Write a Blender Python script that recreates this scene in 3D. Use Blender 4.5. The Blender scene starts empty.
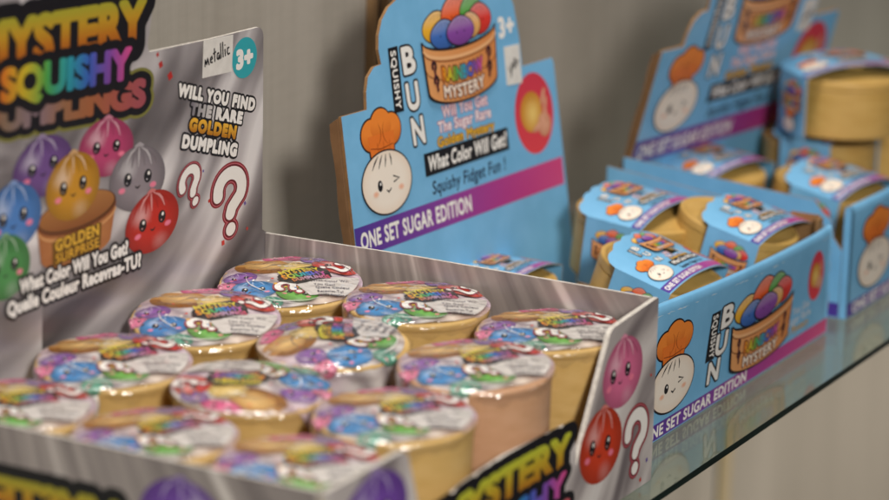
import bpy, math, random
import numpy as np
from mathutils import Matrix, Vector
from mathutils.geometry import tessellate_polygon

random.seed(7)
SC = bpy.context.scene
COL = SC.collection
CM = 0.01                      # every length below is written in centimetres
PI = math.pi


# ------------------------------------------------------------------ colours
def hexc(h):
    h = h.lstrip('#')
    c = [int(h[i:i + 2], 16) / 255 for i in (0, 2, 4)]
    return tuple(((x + 0.055) / 1.055) ** 2.4 if x > 0.04045 else x / 12.92 for x in c)


def mix(a, b, t):
    t = max(0.0, min(1.0, t))
    return tuple(a[i] * (1 - t) + b[i] * t for i in range(3))


def ramp(stops, t):
    t = max(0.0, min(1.0, t))
    n = len(stops) - 1
    k = min(n - 1, int(t * n))
    return mix(stops[k], stops[k + 1], t * n - k)


# ------------------------------------------------------------------ materials
def mat(name):
    m = bpy.data.materials.new(name)
    m.use_nodes = True
    nt = m.node_tree
    return m, nt, nt.nodes['Principled BSDF']


def N(nt, kind, **kw):
    n = nt.nodes.new(kind)
    for k, v in kw.items():
        setattr(n, k, v)
    return n


def L(nt, a, b):
    nt.links.new(a, b)


def noise_mat(name, c0, c1, scale=(200, 200, 200), rough=0.55, coat=0.0, bump=0.0, bump_scale=900, detail=4, spec=0.5, metallic=0.0, low=.3, high=.7):
    m, nt, b = mat(name)
    tc = N(nt, 'ShaderNodeTexCoord')
    mp = N(nt, 'ShaderNodeMapping')
    mp.inputs['Scale'].default_value = scale
    L(nt, tc.outputs['Object'], mp.inputs['Vector'])
    no = N(nt, 'ShaderNodeTexNoise')
    no.inputs['Scale'].default_value = 1.0
    no.inputs['Detail'].default_value = detail
    L(nt, mp.outputs['Vector'], no.inputs['Vector'])
    cr = N(nt, 'ShaderNodeValToRGB')
    cr.color_ramp.elements[0].position = low
    cr.color_ramp.elements[1].position = high
    cr.color_ramp.elements[0].color = c0 + (1,)
    cr.color_ramp.elements[1].color = c1 + (1,)
    L(nt, no.outputs['Fac'], cr.inputs['Fac'])
    L(nt, cr.outputs['Color'], b.inputs['Base Color'])
    b.inputs['Roughness'].default_value = rough
    b.inputs['Coat Weight'].default_value = coat
    b.inputs['Coat Roughness'].default_value = 0.15
    b.inputs['Specular IOR Level'].default_value = spec
    b.inputs['Metallic'].default_value = metallic
    if bump:
        n2 = N(nt, 'ShaderNodeTexNoise')
        n2.inputs['Scale'].default_value = bump_scale
        n2.inputs['Detail'].default_value = 3
        L(nt, tc.outputs['Object'], n2.inputs['Vector'])
        bp = N(nt, 'ShaderNodeBump')
        bp.inputs['Strength'].default_value = bump
        bp.inputs['Distance'].default_value = 0.001
        L(nt, n2.outputs['Fac'], bp.inputs['Height'])
        n3 = N(nt, 'ShaderNodeTexNoise')
        n3.inputs['Scale'].default_value = 16
        n3.inputs['Detail'].default_value = 1
        L(nt, tc.outputs['Object'], n3.inputs['Vector'])
        b2 = N(nt, 'ShaderNodeBump')
        b2.inputs['Strength'].default_value = 0.25
        b2.inputs['Distance'].default_value = 0.006
        L(nt, n3.outputs['Fac'], b2.inputs['Height'])
        L(nt, bp.outputs['Normal'], b2.inputs['Normal'])
        L(nt, b2.outputs['Normal'], b.inputs['Normal'])
    return m


def ink_mat(name, rough, coat, bump, bump_scale, metallic=0.0):
    """printed colour: the ink colour is a colour attribute of the printed shape"""
    m, nt, b = mat(name)
    at = N(nt, 'ShaderNodeAttribute', attribute_name='Col')
    L(nt, at.outputs['Color'], b.inputs['Base Color'])
    b.inputs['Roughness'].default_value = rough
    b.inputs['Coat Weight'].default_value = coat
    b.inputs['Coat Roughness'].default_value = 0.08
    b.inputs['Metallic'].default_value = metallic
    tc = N(nt, 'ShaderNodeTexCoord')
    n2 = N(nt, 'ShaderNodeTexNoise')
    n2.inputs['Scale'].default_value = bump_scale
    n2.inputs['Detail'].default_value = 2
    L(nt, tc.outputs['Object'], n2.inputs['Vector'])
    bp = N(nt, 'ShaderNodeBump')
    bp.inputs['Strength'].default_value = bump
    bp.inputs['Distance'].default_value = 0.001
    L(nt, n2.outputs['Fac'], bp.inputs['Height'])
    L(nt, bp.outputs['Normal'], b.inputs['Normal'])
    b3 = N(nt, 'ShaderNodeBump')
    b3.inputs['Strength'].default_value = min(1, bump * 2)
    b3.inputs['Distance'].default_value = 0.0022
    L(nt, n2.outputs['Fac'], b3.inputs['Height'])
    L(nt, b3.outputs['Normal'], b.inputs['Coat Normal'])
    return m


def satin_mat(name, axes, centre, rscale=36, ascale=1.3, warp=0.03, stops=None, detail=2.5):
    """silver card printed with swooping folds of satin, arcs round a centre point (metres)"""
    m, nt, b = mat(name)
    tc = N(nt, 'ShaderNodeTexCoord')
    sp = N(nt, 'ShaderNodeSeparateXYZ')
    wn = N(nt, 'ShaderNodeTexNoise')
    wn.inputs['Scale'].default_value = 7
    wn.inputs['Detail'].default_value = 1
    L(nt, tc.outputs['Object'], wn.inputs['Vector'])
    ws = N(nt, 'ShaderNodeVectorMath', operation='MULTIPLY_ADD')
    ws.inputs[1].default_value = (warp * 2, warp * 2, warp * 2)
    L(nt, wn.outputs['Color'], ws.inputs[0])
    L(nt, tc.outputs['Object'], ws.inputs[2])
    L(nt, ws.outputs[0], sp.inputs[0])

    def M(op, a, bb=None):
        n = N(nt, 'ShaderNodeMath', operation=op)
        for i, v in enumerate((a, bb)):
            if v is None:
                continue
            if isinstance(v, (int, float)):
                n.inputs[i].default_value = v
            else:
                L(nt, v, n.inputs[i])
        return n.outputs[0]
    u = M('SUBTRACT', sp.outputs[axes[0]], centre[0] + warp)
    v = M('SUBTRACT', sp.outputs[axes[1]], centre[1] + warp)
    r = M('SQRT', M('ADD', M('MULTIPLY', u, u), M('MULTIPLY', v, v)))
    a = M('ARCTAN2', u, v)
    cb = N(nt, 'ShaderNodeCombineXYZ')
    L(nt, M('MULTIPLY', r, rscale), cb.inputs[0])
    L(nt, M('MULTIPLY', a, ascale), cb.inputs[1])
    no = N(nt, 'ShaderNodeTexNoise')
    no.inputs['Scale'].default_value = 1
    no.inputs['Detail'].default_value = detail
    no.inputs['Roughness'].default_value = 0.5
    L(nt, cb.outputs[0], no.inputs['Vector'])
    cr = N(nt, 'ShaderNodeValToRGB')
    el = cr.color_ramp.elements
    stops = stops or ((.30, '#7d7476'), (.42, '#a79e9e'), (.50, '#c6bebc'), (.60, '#e3dcd9'), (.70, '#f6f2ef'))
    el[0].position, el[0].color = stops[0][0], hexc(stops[0][1]) + (1,)
    el[1].position, el[1].color = stops[-1][0], hexc(stops[-1][1]) + (1,)
    for p, h in stops[1:-1]:
        e = el.new(p)
        e.color = hexc(h) + (1,)
    L(nt, no.outputs['Fac'], cr.inputs['Fac'])
    L(nt, cr.outputs['Color'], b.inputs['Base Color'])
    b.inputs['Roughness'].default_value = 0.38
    b.inputs['Metallic'].default_value = 0.15
    b.inputs['Coat Weight'].default_value = 0.25
    b.inputs['Coat Roughness'].default_value = 0.2
    return m


def glass_mat():
    m, nt, b = mat('clear_shelf_glass')
    nt.nodes.remove(b)
    out = nt.nodes['Material Output']
    tr = N(nt, 'ShaderNodeBsdfTransparent')
    tr.inputs['Color'].default_value = (0.80, 0.88, 0.85, 1)
    gl = N(nt, 'ShaderNodeBsdfGlossy')
    gl.inputs['Roughness'].default_value = 0.05
    gl.inputs['Color'].default_value = (0.95, 0.98, 0.97, 1)
    tc = N(nt, 'ShaderNodeTexCoord')
    sm = N(nt, 'ShaderNodeTexNoise')
    sm.inputs['Scale'].default_value = 28
    sm.inputs['Detail'].default_value = 5
    L(nt, tc.outputs['Object'], sm.inputs['Vector'])
    mr = N(nt, 'ShaderNodeMapRange')
    mr.inputs['From Min'].default_value = .35
    mr.inputs['From Max'].default_value = .7
    mr.inputs['To Min'].default_value = .03
    mr.inputs['To Max'].default_value = .16
    L(nt, sm.outputs['Fac'], mr.inputs['Value'])
    L(nt, mr.outputs['Result'], gl.inputs['Roughness'])
    # Schlick reflectance from the angle to the surface, the same on both faces of the sheet
    ge = N(nt, 'ShaderNodeNewGeometry')
    dt = N(nt, 'ShaderNodeVectorMath', operation='DOT_PRODUCT')
    L(nt, ge.outputs['Incoming'], dt.inputs[0])
    L(nt, ge.outputs['Normal'], dt.inputs[1])
    ab = N(nt, 'ShaderNodeMath', operation='ABSOLUTE')
    L(nt, dt.outputs['Value'], ab.inputs[0])
    iv = N(nt, 'ShaderNodeMath', operation='SUBTRACT')
    iv.inputs[0].default_value = 1
    L(nt, ab.outputs[0], iv.inputs[1])
    pw = N(nt, 'ShaderNodeMath', operation='POWER')
    L(nt, iv.outputs[0], pw.inputs[0])
    pw.inputs[1].default_value = 5
    fr = N(nt, 'ShaderNodeMath', operation='MULTIPLY_ADD')
    L(nt, pw.outputs[0], fr.inputs[0])
    fr.inputs[1].default_value = .95
    fr.inputs[2].default_value = .05
    mx = N(nt, 'ShaderNodeMixShader')
    L(nt, fr.outputs[0], mx.inputs[0])
    L(nt, tr.outputs[0], mx.inputs[1])
    L(nt, gl.outputs[0], mx.inputs[2])
    L(nt, mx.outputs[0], out.inputs['Surface'])
    return m


def film_mat():
    m, nt, b = mat('clear_shrink_film')
    nt.nodes.remove(b)
    out = nt.nodes['Material Output']
    tc = N(nt, 'ShaderNodeTexCoord')
    n2 = N(nt, 'ShaderNodeTexNoise')
    n2.inputs['Scale'].default_value = 320
    L(nt, tc.outputs['Object'], n2.inputs['Vector'])
    bp = N(nt, 'ShaderNodeBump')
    bp.inputs['Strength'].default_value = 0.8
    bp.inputs['Distance'].default_value = 0.001
    L(nt, n2.outputs['Fac'], bp.inputs['Height'])
    tr = N(nt, 'ShaderNodeBsdfTransparent')
    gl = N(nt, 'ShaderNodeBsdfGlossy')
    gl.inputs['Roughness'].default_value = 0.12
    L(nt, bp.outputs['Normal'], gl.inputs['Normal'])
    mx = N(nt, 'ShaderNodeMixShader')
    mx.inputs[0].default_value = 0.13
    L(nt, tr.outputs[0], mx.inputs[1])
    L(nt, gl.outputs[0], mx.inputs[2])
    L(nt, mx.outputs[0], out.inputs['Surface'])
    return m


SKY = '#6fb9ea'
MAT = dict(
    ink=ink_mat('printed_ink_on_card', 0.42, 0.25, 0.05, 500),
    film_ink=ink_mat('printed_ink_under_film', 0.28, 1.0, 0.55, 150),
    blue=noise_mat('blue_printed_card', hexc('#72b3de'), hexc('#7dbde8'), (60, 60, 60), 0.45, 0.25, 0.08, 300),
    purple_edge=noise_mat('purple_printed_card', hexc('#4a2f86'), hexc('#513690'), (60, 60, 60), 0.45, 0.2),
    kraft=noise_mat('brown_kraft_card', hexc('#86643f'), hexc('#9c774c'), (150, 150, 150), 0.85, 0, 0.1, 500),
    dark_kraft=noise_mat('dark_kraft_card', hexc('#6f5032'), hexc('#7d5c3c'), (120, 120, 120), 0.9, 0, 0.1, 500),
    white_card=noise_mat('pale_card_edge', hexc('#b8b2aa'), hexc('#dcd7cf'), (500, 500, 500), 0.7),
    tan=noise_mat('tan_plastic', hexc('#d4ae68'), hexc('#dfbb78'), (90, 90, 260), 0.6, 0.0, 0.08, 700),
    peach=noise_mat('peach_plastic', hexc('#d2a27c'), hexc('#dcae8a'), (90, 90, 260), 0.42, 0.1, 0.08, 700),
    steamer=noise_mat('mustard_plastic', hexc('#c29a50'), hexc('#cda65e'), (70, 70, 200), 0.52, 0.05, 0.08, 600),
    satin_head=satin_mat('silver_satin_header', (0, 2), (-0.19, 0.235), 34, 1.1, 0.035, ((.30, '#5a5456'), (.43, '#868082'), (.52, '#a7a1a3'), (.60, '#cfcacb'), (.68, '#f4f1f1')), 2.2),
    satin_side=satin_mat('silver_satin_side', (1, 2), (-0.02, 0.30), 5, 26, 0.004, ((.30, '#857c7c'), (.45, '#9d9492'), (.55, '#aea4a1'), (.64, '#d3cac6'), (.74, '#f2ebe6'))),
    satin_front=satin_mat('silver_satin_front', (0, 2), (0.1, -0.12), 40, 1.5),
    sticker=noise_mat('white_sticker', hexc('#d9d6d0'), hexc('#e6e3dd'), (200, 200, 200), 0.5, 0.1),
    glass=glass_mat(),
    film=film_mat(),
    glass_edge=noise_mat('dark_green_glass_edge', (0.004, 0.010, 0.008), (0.010, 0.022, 0.018), (20, 300, 300), 0.35, 0.0, spec=.25),
    rail=noise_mat('brown_painted_rail', hexc('#8a6b48'), hexc('#9a7a55'), (200, 200, 20), 0.5),
    trim=noise_mat('pale_trim_laminate', hexc('#b5a583'), hexc('#c0b08e'), (200, 200, 20), 0.5),
    slot=noise_mat('dark_rail_slot', (0.012, 0.010, 0.008), (0.02, 0.016, 0.012), (100, 100, 100), 0.8),
)


def wall_mat():
    m, nt, b = mat('cream_wood_grain_laminate')
    tc = N(nt, 'ShaderNodeTexCoord')
    outs = []
    for sc, det in (((95, 1, 3.0), 3), ((420, 1, 14), 3), ((14, 1, 1.2), 1), ((60, 1, 260), 2)):
        mp = N(nt, 'ShaderNodeMapping')
        mp.inputs['Scale'].default_value = sc
        L(nt, tc.outputs['Object'], mp.inputs['Vector'])
        no = N(nt, 'ShaderNodeTexNoise')
        no.inputs['Scale'].default_value = 1
        no.inputs['Detail'].default_value = det
        L(nt, mp.outputs[0], no.inputs['Vector'])
        outs.append(no.outputs['Fac'])
    acc = None
    for o, w in zip(outs, (.24, .14, .50, .12)):
        mm = N(nt, 'ShaderNodeMath', operation='MULTIPLY')
        L(nt, o, mm.inputs[0])
        mm.inputs[1].default_value = w
        if acc is None:
            acc = mm.outputs[0]
        else:
            ad = N(nt, 'ShaderNodeMath', operation='ADD')
            L(nt, acc, ad.inputs[0])
            L(nt, mm.outputs[0], ad.inputs[1])
            acc = ad.outputs[0]
    cr = N(nt, 'ShaderNodeValToRGB')
    e = cr.color_ramp.elements
    e[0].position, e[0].color = .36, hexc('#a09a90') + (1,)
    e[1].position, e[1].color = .64, hexc('#b8b2a8') + (1,)
    L(nt, acc, cr.inputs['Fac'])
    L(nt, cr.outputs[0], b.inputs['Base Color'])
    b.inputs['Roughness'].default_value = 0.6
    return m


MAT['wall'] = wall_mat()


# ------------------------------------------------------------------ objects
def link(name, verts, faces, materials, parent=None, fmat=None, cols=None, smooth=False):
    """ONE mesh object; verts in cm relative to the parent's origin"""
    me = bpy.data.meshes.new(name)
    me.from_pydata([(x * CM, y * CM, z * CM) for x, y, z in verts], [], faces)
    if not isinstance(materials, (list, tuple)):
        materials = [materials]
    for m in materials:
        me.materials.append(m)
    if fmat:
        me.polygons.foreach_set('material_index', fmat)
    if cols is not None:
        ca = me.color_attributes.new('Col', 'FLOAT_COLOR', 'POINT')
        flat = np.ones((len(verts), 4), dtype=np.float32)
        flat[:, :3] = np.array(cols, dtype=np.float32)
        ca.data.foreach_set('color', flat.ravel())
    if smooth:
        me.polygons.foreach_set('use_smooth', [True] * len(me.polygons))
    me.update()
    o = bpy.data.objects.new(name, me)
    COL.objects.link(o)
    if parent:
        o.parent = parent
    return o


def thing(name, label, cat, loc=(0, 0, 0), rot=(0, 0, 0), group=None):
    o = bpy.data.objects.new(name, None)
    o.empty_display_size = 0.02
    COL.objects.link(o)
    o.location = [c * CM for c in loc]
    o.rotation_euler = rot
    o['label'] = label
    o['category'] = cat
    o['kind'] = 'thing'
    if group:
        o['group'] = group
    return o


def copy_tree(o, parent=None):
    c = o.copy()
    COL.objects.link(c)
    c.parent = parent
    for ch in list(o.children):
        copy_tree(ch, c)
    return c


class MB:
    """mesh builder, centimetres"""
    def __init__(s):
        s.v, s.f, s.m = [], [], []

    def add(s, verts, faces, mi=0):
        k = len(s.v)
        s.v += [tuple(v) for v in verts]
        s.f += [tuple(i + k for i in f) for f in faces]
        s.m += [mi] * len(faces)

    def box(s, x0, x1, y0, y1, z0, z1, mi=0, bev=0.0):
        if bev <= 0:
            v = [(x, y, z) for z in (z0, z1) for y in (y0, y1) for x in (x0, x1)]
            f = [(0, 2, 3, 1), (4, 5, 7, 6), (0, 1, 5, 4), (2, 6, 7, 3), (0, 4, 6, 2), (1, 3, 7, 5)]
            s.add(v, f, mi)
            return
        # rounded-corner box: chamfered outline in every direction
        b = bev
        v, idx = [], {}
        for i, (x, sx) in enumerate(((x0, 1), (x1, -1))):
            for j, (y, sy) in enumerate(((y0, 1), (y1, -1))):
                for k, (z, sz) in enumerate(((z0, 1), (z1, -1))):
                    for a in range(3):
                        p = [x + sx * b, y + sy * b, z + sz * b]
                        p[a] = (x, y, z)[a]
                        idx[(i, j, k, a)] = len(v)
                        v.append(tuple(p))
        f = []
        for a in range(3):
            o1, o2 = [q for q in range(3) if q != a]
            for e in (0, 1):
                q = []
                for (p1, p2) in ((0, 0), (1, 0), (1, 1), (0, 1)):
                    c = [0, 0, 0]
                    c[a], c[o1], c[o2] = e, p1, p2
                    q.append(idx[tuple(c) + (a,)])
                f.append(tuple(q))
        for a in range(3):          # edges along axis a
            o1, o2 = [q for q in range(3) if q != a]
            for p1 in (0, 1):
                for p2 in (0, 1):
                    c0, c1 = [0, 0, 0], [0, 0, 0]
                    c0[o1] = c1[o1] = p1
                    c0[o2] = c1[o2] = p2
                    c1[a] = 1
                    f.append((idx[tuple(c0) + (o1,)], idx[tuple(c1) + (o1,)], idx[tuple(c1) + (o2,)], idx[tuple(c0) + (o2,)]))
        for c in [(i, j, k) for i in (0, 1) for j in (0, 1) for k in (0, 1)]:
            f.append(tuple(idx[c + (a,)] for a in range(3)))
        s.add(v, f, mi)

    def lathe(s, prof, n=64, mi=0, closed=False):
        """prof: (r, z) list"""
        k = len(s.v)
        for r, z in prof:
            for i in range(n):
                a = 2 * PI * i / n
                s.v.append((r * math.cos(a), r * math.sin(a), z))
        for j in range(len(prof) - 1):
            for i in range(n):
                i2 = (i + 1) % n
                s.f.append((k + j * n + i, k + j * n + i2, k + (j + 1) * n + i2, k + (j + 1) * n + i))
                s.m.append(mi)

    def build(s, name, materials, parent=None, smooth=False):
        return link(name, s.v, s.f, materials, parent, s.m, smooth=smooth)


def tess(pts):
    return [tuple(t) for t in tessellate_polygon([[Vector((p[0], p[1], 0)) for p in pts]])]


def area2(pts):
    return sum(pts[i][0] * pts[(i + 1) % len(pts)][1] - pts[(i + 1) % len(pts)][0] * pts[i][1] for i in range(len(pts)))


def card(name, pts, thick, xf, materials, parent):
    """a sheet of card cut to an outline; xf(u, v, h) with h the height over the front face; mats: front, back, cut edge"""
    if area2(pts) < 0:
        pts = pts[::-1]
    n = len(pts)
    v = [xf(u, w, 0) for u, w in pts] + [xf(u, w, -thick) for u, w in pts]
    t = tess(pts)
    f, m = [], []
    for a, b, c in t:
        f.append((a, b, c)); m.append(0)
        f.append((c + n, b + n, a + n)); m.append(1)
    # cut edges have their own vertices so that they shade flat
    k = len(v)
    for i in range(n):
        j = (i + 1) % n
        v += [v[i], v[j], v[j + n], v[i + n]]
        f.append((k, k + 1, k + 2, k + 3)); m.append(2)
        k += 4
    return link(name, v, f, materials, parent, m)


def arc(cx, cy, rx, ry, a0, a1, n):
    return [(cx + rx * math.cos(math.radians(a0 + (a1 - a0) * i / n)), cy + ry * math.sin(math.radians(a0 + (a1 - a0) * i / n))) for i in range(n + 1)]


# ------------------------------------------------------------------ lettering as filled distance fields
_cache = {}


def word_field(s, res, space):
    key = (s, res, space)
    if key in _cache:
        return _cache[key]
    c = bpy.data.curves.new('word', 'FONT')
    c.body = s
    c.size = 1
    c.space_character = space
    c.resolution_u = 4
    o = bpy.data.objects.new('word', c)
    COL.objects.link(o)
    dg = bpy.context.evaluated_depsgraph_get()
    me = o.evaluated_get(dg).to_mesh()
    V = np.array([(v.co.x, v.co.y) for v in me.vertices])
    me.calc_loop_triangles()
    T = np.array([t.vertices[:] for t in me.loop_triangles])
    cnt = {}
    for p in me.polygons:
        for e in p.edge_keys:
            cnt[e] = cnt.get(e, 0) + 1
    E = np.array([e for e, k in cnt.items() if k == 1])
    o.evaluated_get(dg).to_mesh_clear()
    bpy.data.objects.remove(o)
    bpy.data.curves.remove(c)
    mn, mx = V.min(0), V.max(0)
    pad = 0.36
    h = 1.0 / res
    xs = np.arange(mn[0] - pad, mx[0] + pad + h, h)
    ys = np.arange(mn[1] - pad, mx[1] + pad + h, h)
    X, Y = np.meshgrid(xs, ys)
    P = np.stack([X.ravel(), Y.ravel()], 1)
    D = np.full(len(P), 9.0)
    for a, b in E:
        A, d = V[a], V[b] - V[a]
        dd = d @ d
        if dd < 1e-14:
            continue
        w = P - A
        t = np.clip((w @ d) / dd, 0, 1)
        q = w - t[:, None] * d
        D = np.minimum(D, (q * q).sum(1))
    D = np.sqrt(D).reshape(X.shape)
    inside = np.zeros(len(P), bool)
    for t in T:
        a, b, c3 = V[t[0]], V[t[1]], V[t[2]]
        lo, hi = np.minimum(np.minimum(a, b), c3), np.maximum(np.maximum(a, b), c3)
        sel = np.where((P[:, 0] >= lo[0]) & (P[:, 0] <= hi[0]) & (P[:, 1] >= lo[1]) & (P[:, 1] <= hi[1]))[0]
        if not len(sel):
            continue
        p = P[sel]
        cr = lambda o1, o2: (o2[0] - o1[0]) * (p[:, 1] - o1[1]) - (o2[1] - o1[1]) * (p[:, 0] - o1[0])
        d1, d2, d3 = cr(a, b), cr(b, c3), cr(c3, a)
        ok = ((d1 >= 0) & (d2 >= 0) & (d3 >= 0)) | ((d1 <= 0) & (d2 <= 0) & (d3 <= 0))
        inside[sel[ok]] = True
    D[inside.reshape(X.shape)] *= -1
    r = (xs, ys, D, mn, mx)
    _cache[key] = r
    return r


def fill_field(xs, ys, D, thr):
    """filled marching squares of D < thr; rows of full cells are merged"""
    F = D - thr
    ins = F < 0
    verts, faces, idx = [], [], {}

    def vid(k, p):
        if k not in idx:
            idx[k] = len(verts)
            verts.append(p)
        return idx[k]
    nr, nc = F.shape
    for r in range(nr - 1):
        c = 0
        row = ins[r, :-1].astype(int) + ins[r, 1:] + ins[r + 1, :-1] + ins[r + 1, 1:]
        while c < nc - 1:
            if row[c] == 0:
                c += 1
                continue
            if row[c] == 4:
                c0 = c
                while c < nc - 1 and row[c] == 4 and c - c0 < 6:
                    c += 1
                faces.append((vid(('p', r, c0), (xs[c0], ys[r])), vid(('p', r, c), (xs[c], ys[r])),
                              vid(('p', r + 1, c), (xs[c], ys[r + 1])), vid(('p', r + 1, c0), (xs[c0], ys[r + 1]))))
                continue
            cor = [(r, c), (r, c + 1), (r + 1, c + 1), (r + 1, c)]
            poly = []
            for k in range(4):
                a, b = cor[k], cor[(k + 1) % 4]
                if ins[a]:
                    poly.append(vid(('p',) + a, (xs[a[1]], ys[a[0]])))
                if ins[a] != ins[b]:
                    lo, hi = (a, b) if a < b else (b, a)
                    t = F[lo] / (F[lo] - F[hi])
                    p = (xs[lo[1]] + t * (xs[hi[1]] - xs[lo[1]]), ys[lo[0]] + t * (ys[hi[0]] - ys[lo[0]]))
                    poly.append(vid(('e', lo, hi), p))
            if len(poly) >= 3:
                faces.append(tuple(poly))
            c += 1
    return verts, faces


# ------------------------------------------------------------------ printed artwork
class Art:
    """printed shapes on a panel: xf maps (u, v, height) to the panel; overlapping shapes climb a hair's breadth each"""
    def __init__(s, xf, panel, material, dz=0.005, h0=0.006, maxlen=None, res=1.0):
        s.xf, s.panel, s.material, s.dz, s.h0, s.maxlen, s.res = xf, panel, material, dz, h0, maxlen, res
        s.boxes, s.cur = [], None
        s.M = (0, 0, 1, 1, 0)
        s.clip = None

    def at(s, ox=0, oy=0, sx=1, sy=None, rot=0):
        s.M = (ox, oy, sx, sx if sy is None else sy, math.radians(rot))
        return s

    def begin(s, name):
        s.end()
        s.cur = (name, [], [], [])

    def end(s):
        if s.cur and s.cur[1]:
            name, v, f, c = s.cur
            link(name, v, f, s.material, s.panel, cols=c)
        s.cur = None

    def add(s, pts, faces, cols):
        ox, oy, sx, sy, ro = s.M
        ca, sa = math.cos(ro), math.sin(ro)
        P = [(ox + (x * sx) * ca - (y * sy) * sa, oy + (x * sx) * sa + (y * sy) * ca) for x, y in pts]
        if s.clip:
            bad = {i for i, p in enumerate(P) if not s.clip(*p)}
            faces = [f for f in faces if not any(i in bad for i in f)]
            if not faces:
                return
            used = sorted({i for f in faces for i in f})
            re = {k: i for i, k in enumerate(used)}
            P = [P[i] for i in used]
            if not isinstance(cols, tuple):
                cols = [cols[i] for i in used]
            faces = [tuple(re[i] for i in f) for f in faces]
        if isinstance(cols, tuple):
            cols = [cols] * len(P)
        P, cols = list(P), list(cols)
        if s.maxlen:
            st, out = list(faces), []
            tri = []
            for f in st:
                for k in range(1, len(f) - 1):
                    tri.append((f[0], f[k], f[k + 1]))
            mid = {}
            while tri:
                t = tri.pop()
                ds = [(math.dist(P[t[k]], P[t[(k + 1) % 3]]), k) for k in range(3)]
                d, k = max(ds)
                if d <= s.maxlen:
                    out.append(t)
                    continue
                a, b, c = t[k], t[(k + 1) % 3], t[(k + 2) % 3]
                e = (min(a, b), max(a, b))
                if e not in mid:
                    mid[e] = len(P)
                    P.append(((P[a][0] + P[b][0]) / 2, (P[a][1] + P[b][1]) / 2))
                    cols.append(mix(cols[a], cols[b], .5))
                m = mid[e]
                tri += [(a, m, c), (m, b, c)]
            faces = out
        xs, ys = [p[0] for p in P], [p[1] for p in P]
        bb = (min(xs), min(ys), max(xs), max(ys))
        lay = 0
        for (b, l) in s.boxes:
            if l >= lay and b[0] < bb[2] and b[2] > bb[0] and b[1] < bb[3] and b[3] > bb[1]:
                lay = l + 1
        s.boxes.append((bb, lay))
        h = s.h0 + s.dz * lay
        name, v, f, c = s.cur
        k = len(v)
        v += [s.xf(x, y, h) for x, y in P]
        f += [tuple(i + k for i in q) for q in faces]
        c += cols

    # ---- primitives
    def blob(s, cx, cy, rx, ry, col, rot=0, n=28, rings=1, shape=None):
        """col: a colour, or a function of (x, y) in the unit disc"""
        ca, sa = math.cos(math.radians(rot)), math.sin(math.radians(rot))
        pts, cols = [], []

        def put(x, y):
            k = shape(math.atan2(y, x)) if shape else 1
            X, Y = x * k * rx, y * k * ry
            pts.append((cx + X * ca - Y * sa, cy + X * sa + Y * ca))
            cols.append(col(x, y) if callable(col) else col)
        put(0, 0)
        for r in range(1, rings + 1):
            for i in range(n):
                a = 2 * PI * i / n
                put(math.cos(a) * r / rings, math.sin(a) * r / rings)
        faces = [(0, 1 + i, 1 + (i + 1) % n) for i in range(n)]
        for r in range(1, rings):
            for i in range(n):
                j = (i + 1) % n
                faces.append((1 + (r - 1) * n + i, 1 + r * n + i, 1 + r * n + j, 1 + (r - 1) * n + j))
        s.add(pts, faces, cols)

    def poly(s, pts, col):
        if area2(pts) < 0:
            pts = pts[::-1]
        s.add(pts, tess(pts), col if isinstance(col, tuple) else [col(*p) for p in pts])

    def stroke(s, pts, w, col, taper=0.0):
        n = len(pts)
        out, faces = [], []
        for i, (x, y) in enumerate(pts):
            x0, y0 = pts[max(0, i - 1)]
            x1, y1 = pts[min(n - 1, i + 1)]
            d = math.hypot(x1 - x0, y1 - y0) or 1
            nx, ny = -(y1 - y0) / d, (x1 - x0) / d
            k = w / 2 * (1 - taper * abs(2 * i / (n - 1) - 1))
            out += [(x - nx * k, y - ny * k), (x + nx * k, y + ny * k)]
        for i in range(n - 1):
            faces.append((2 * i, 2 * i + 2, 2 * i + 3, 2 * i + 1))
        s.add(out, faces, col)

    def text(s, txt, x0, x1, y0, height, layers, rot=0, shear=0.0, arch=0.0, res=None, space=1.08, grow=0.0):
        """fits txt from x0 to x1, baseline y0 at the left end, cap height as given.
        layers: (distance in em, colour or f(u01, v01)) from the widest outline to the fill"""
        res = int((res or 30) * s.res)
        xs, ys, D, mn, mx = word_field(txt, res, space)
        sx = (x1 - x0) / (mx[0] - mn[0])
        capmn = max(0.0, mn[1]) if mn[1] > -0.05 else 0.0
        sy = height / (mx[1] - capmn)
        ca, sa = math.cos(math.radians(rot)), math.sin(math.radians(rot))
        W = x1 - x0
        for thr, col in layers:
            V, F = fill_field(xs, ys, D, thr)
            pts, cols = [], []
            for x, y in V:
                u = (x - mn[0]) / (mx[0] - mn[0])
                v = (y - capmn) / (mx[1] - capmn)
                X = u * W
                Y = v * height * (1 + grow * (u - .5))
                X += shear * Y
                Y += arch * (1 - (2 * u - 1) ** 2)
                pts.append((x0 + X * ca - Y * sa, y0 + X * sa + Y * ca))
                cols.append(col(u, v) if callable(col) else col)
            s.add(pts, F, cols)


BLACK = hexc('#17151a')
INK = hexc('#241c20')
WHITE = hexc('#f4f1ec')
RAINBOW = [hexc(c) for c in ('#e07a25', '#d9c02c', '#4fae4a', '#2fa7b4', '#3c66c8', '#8a4fb0', '#e0559a')]


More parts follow.
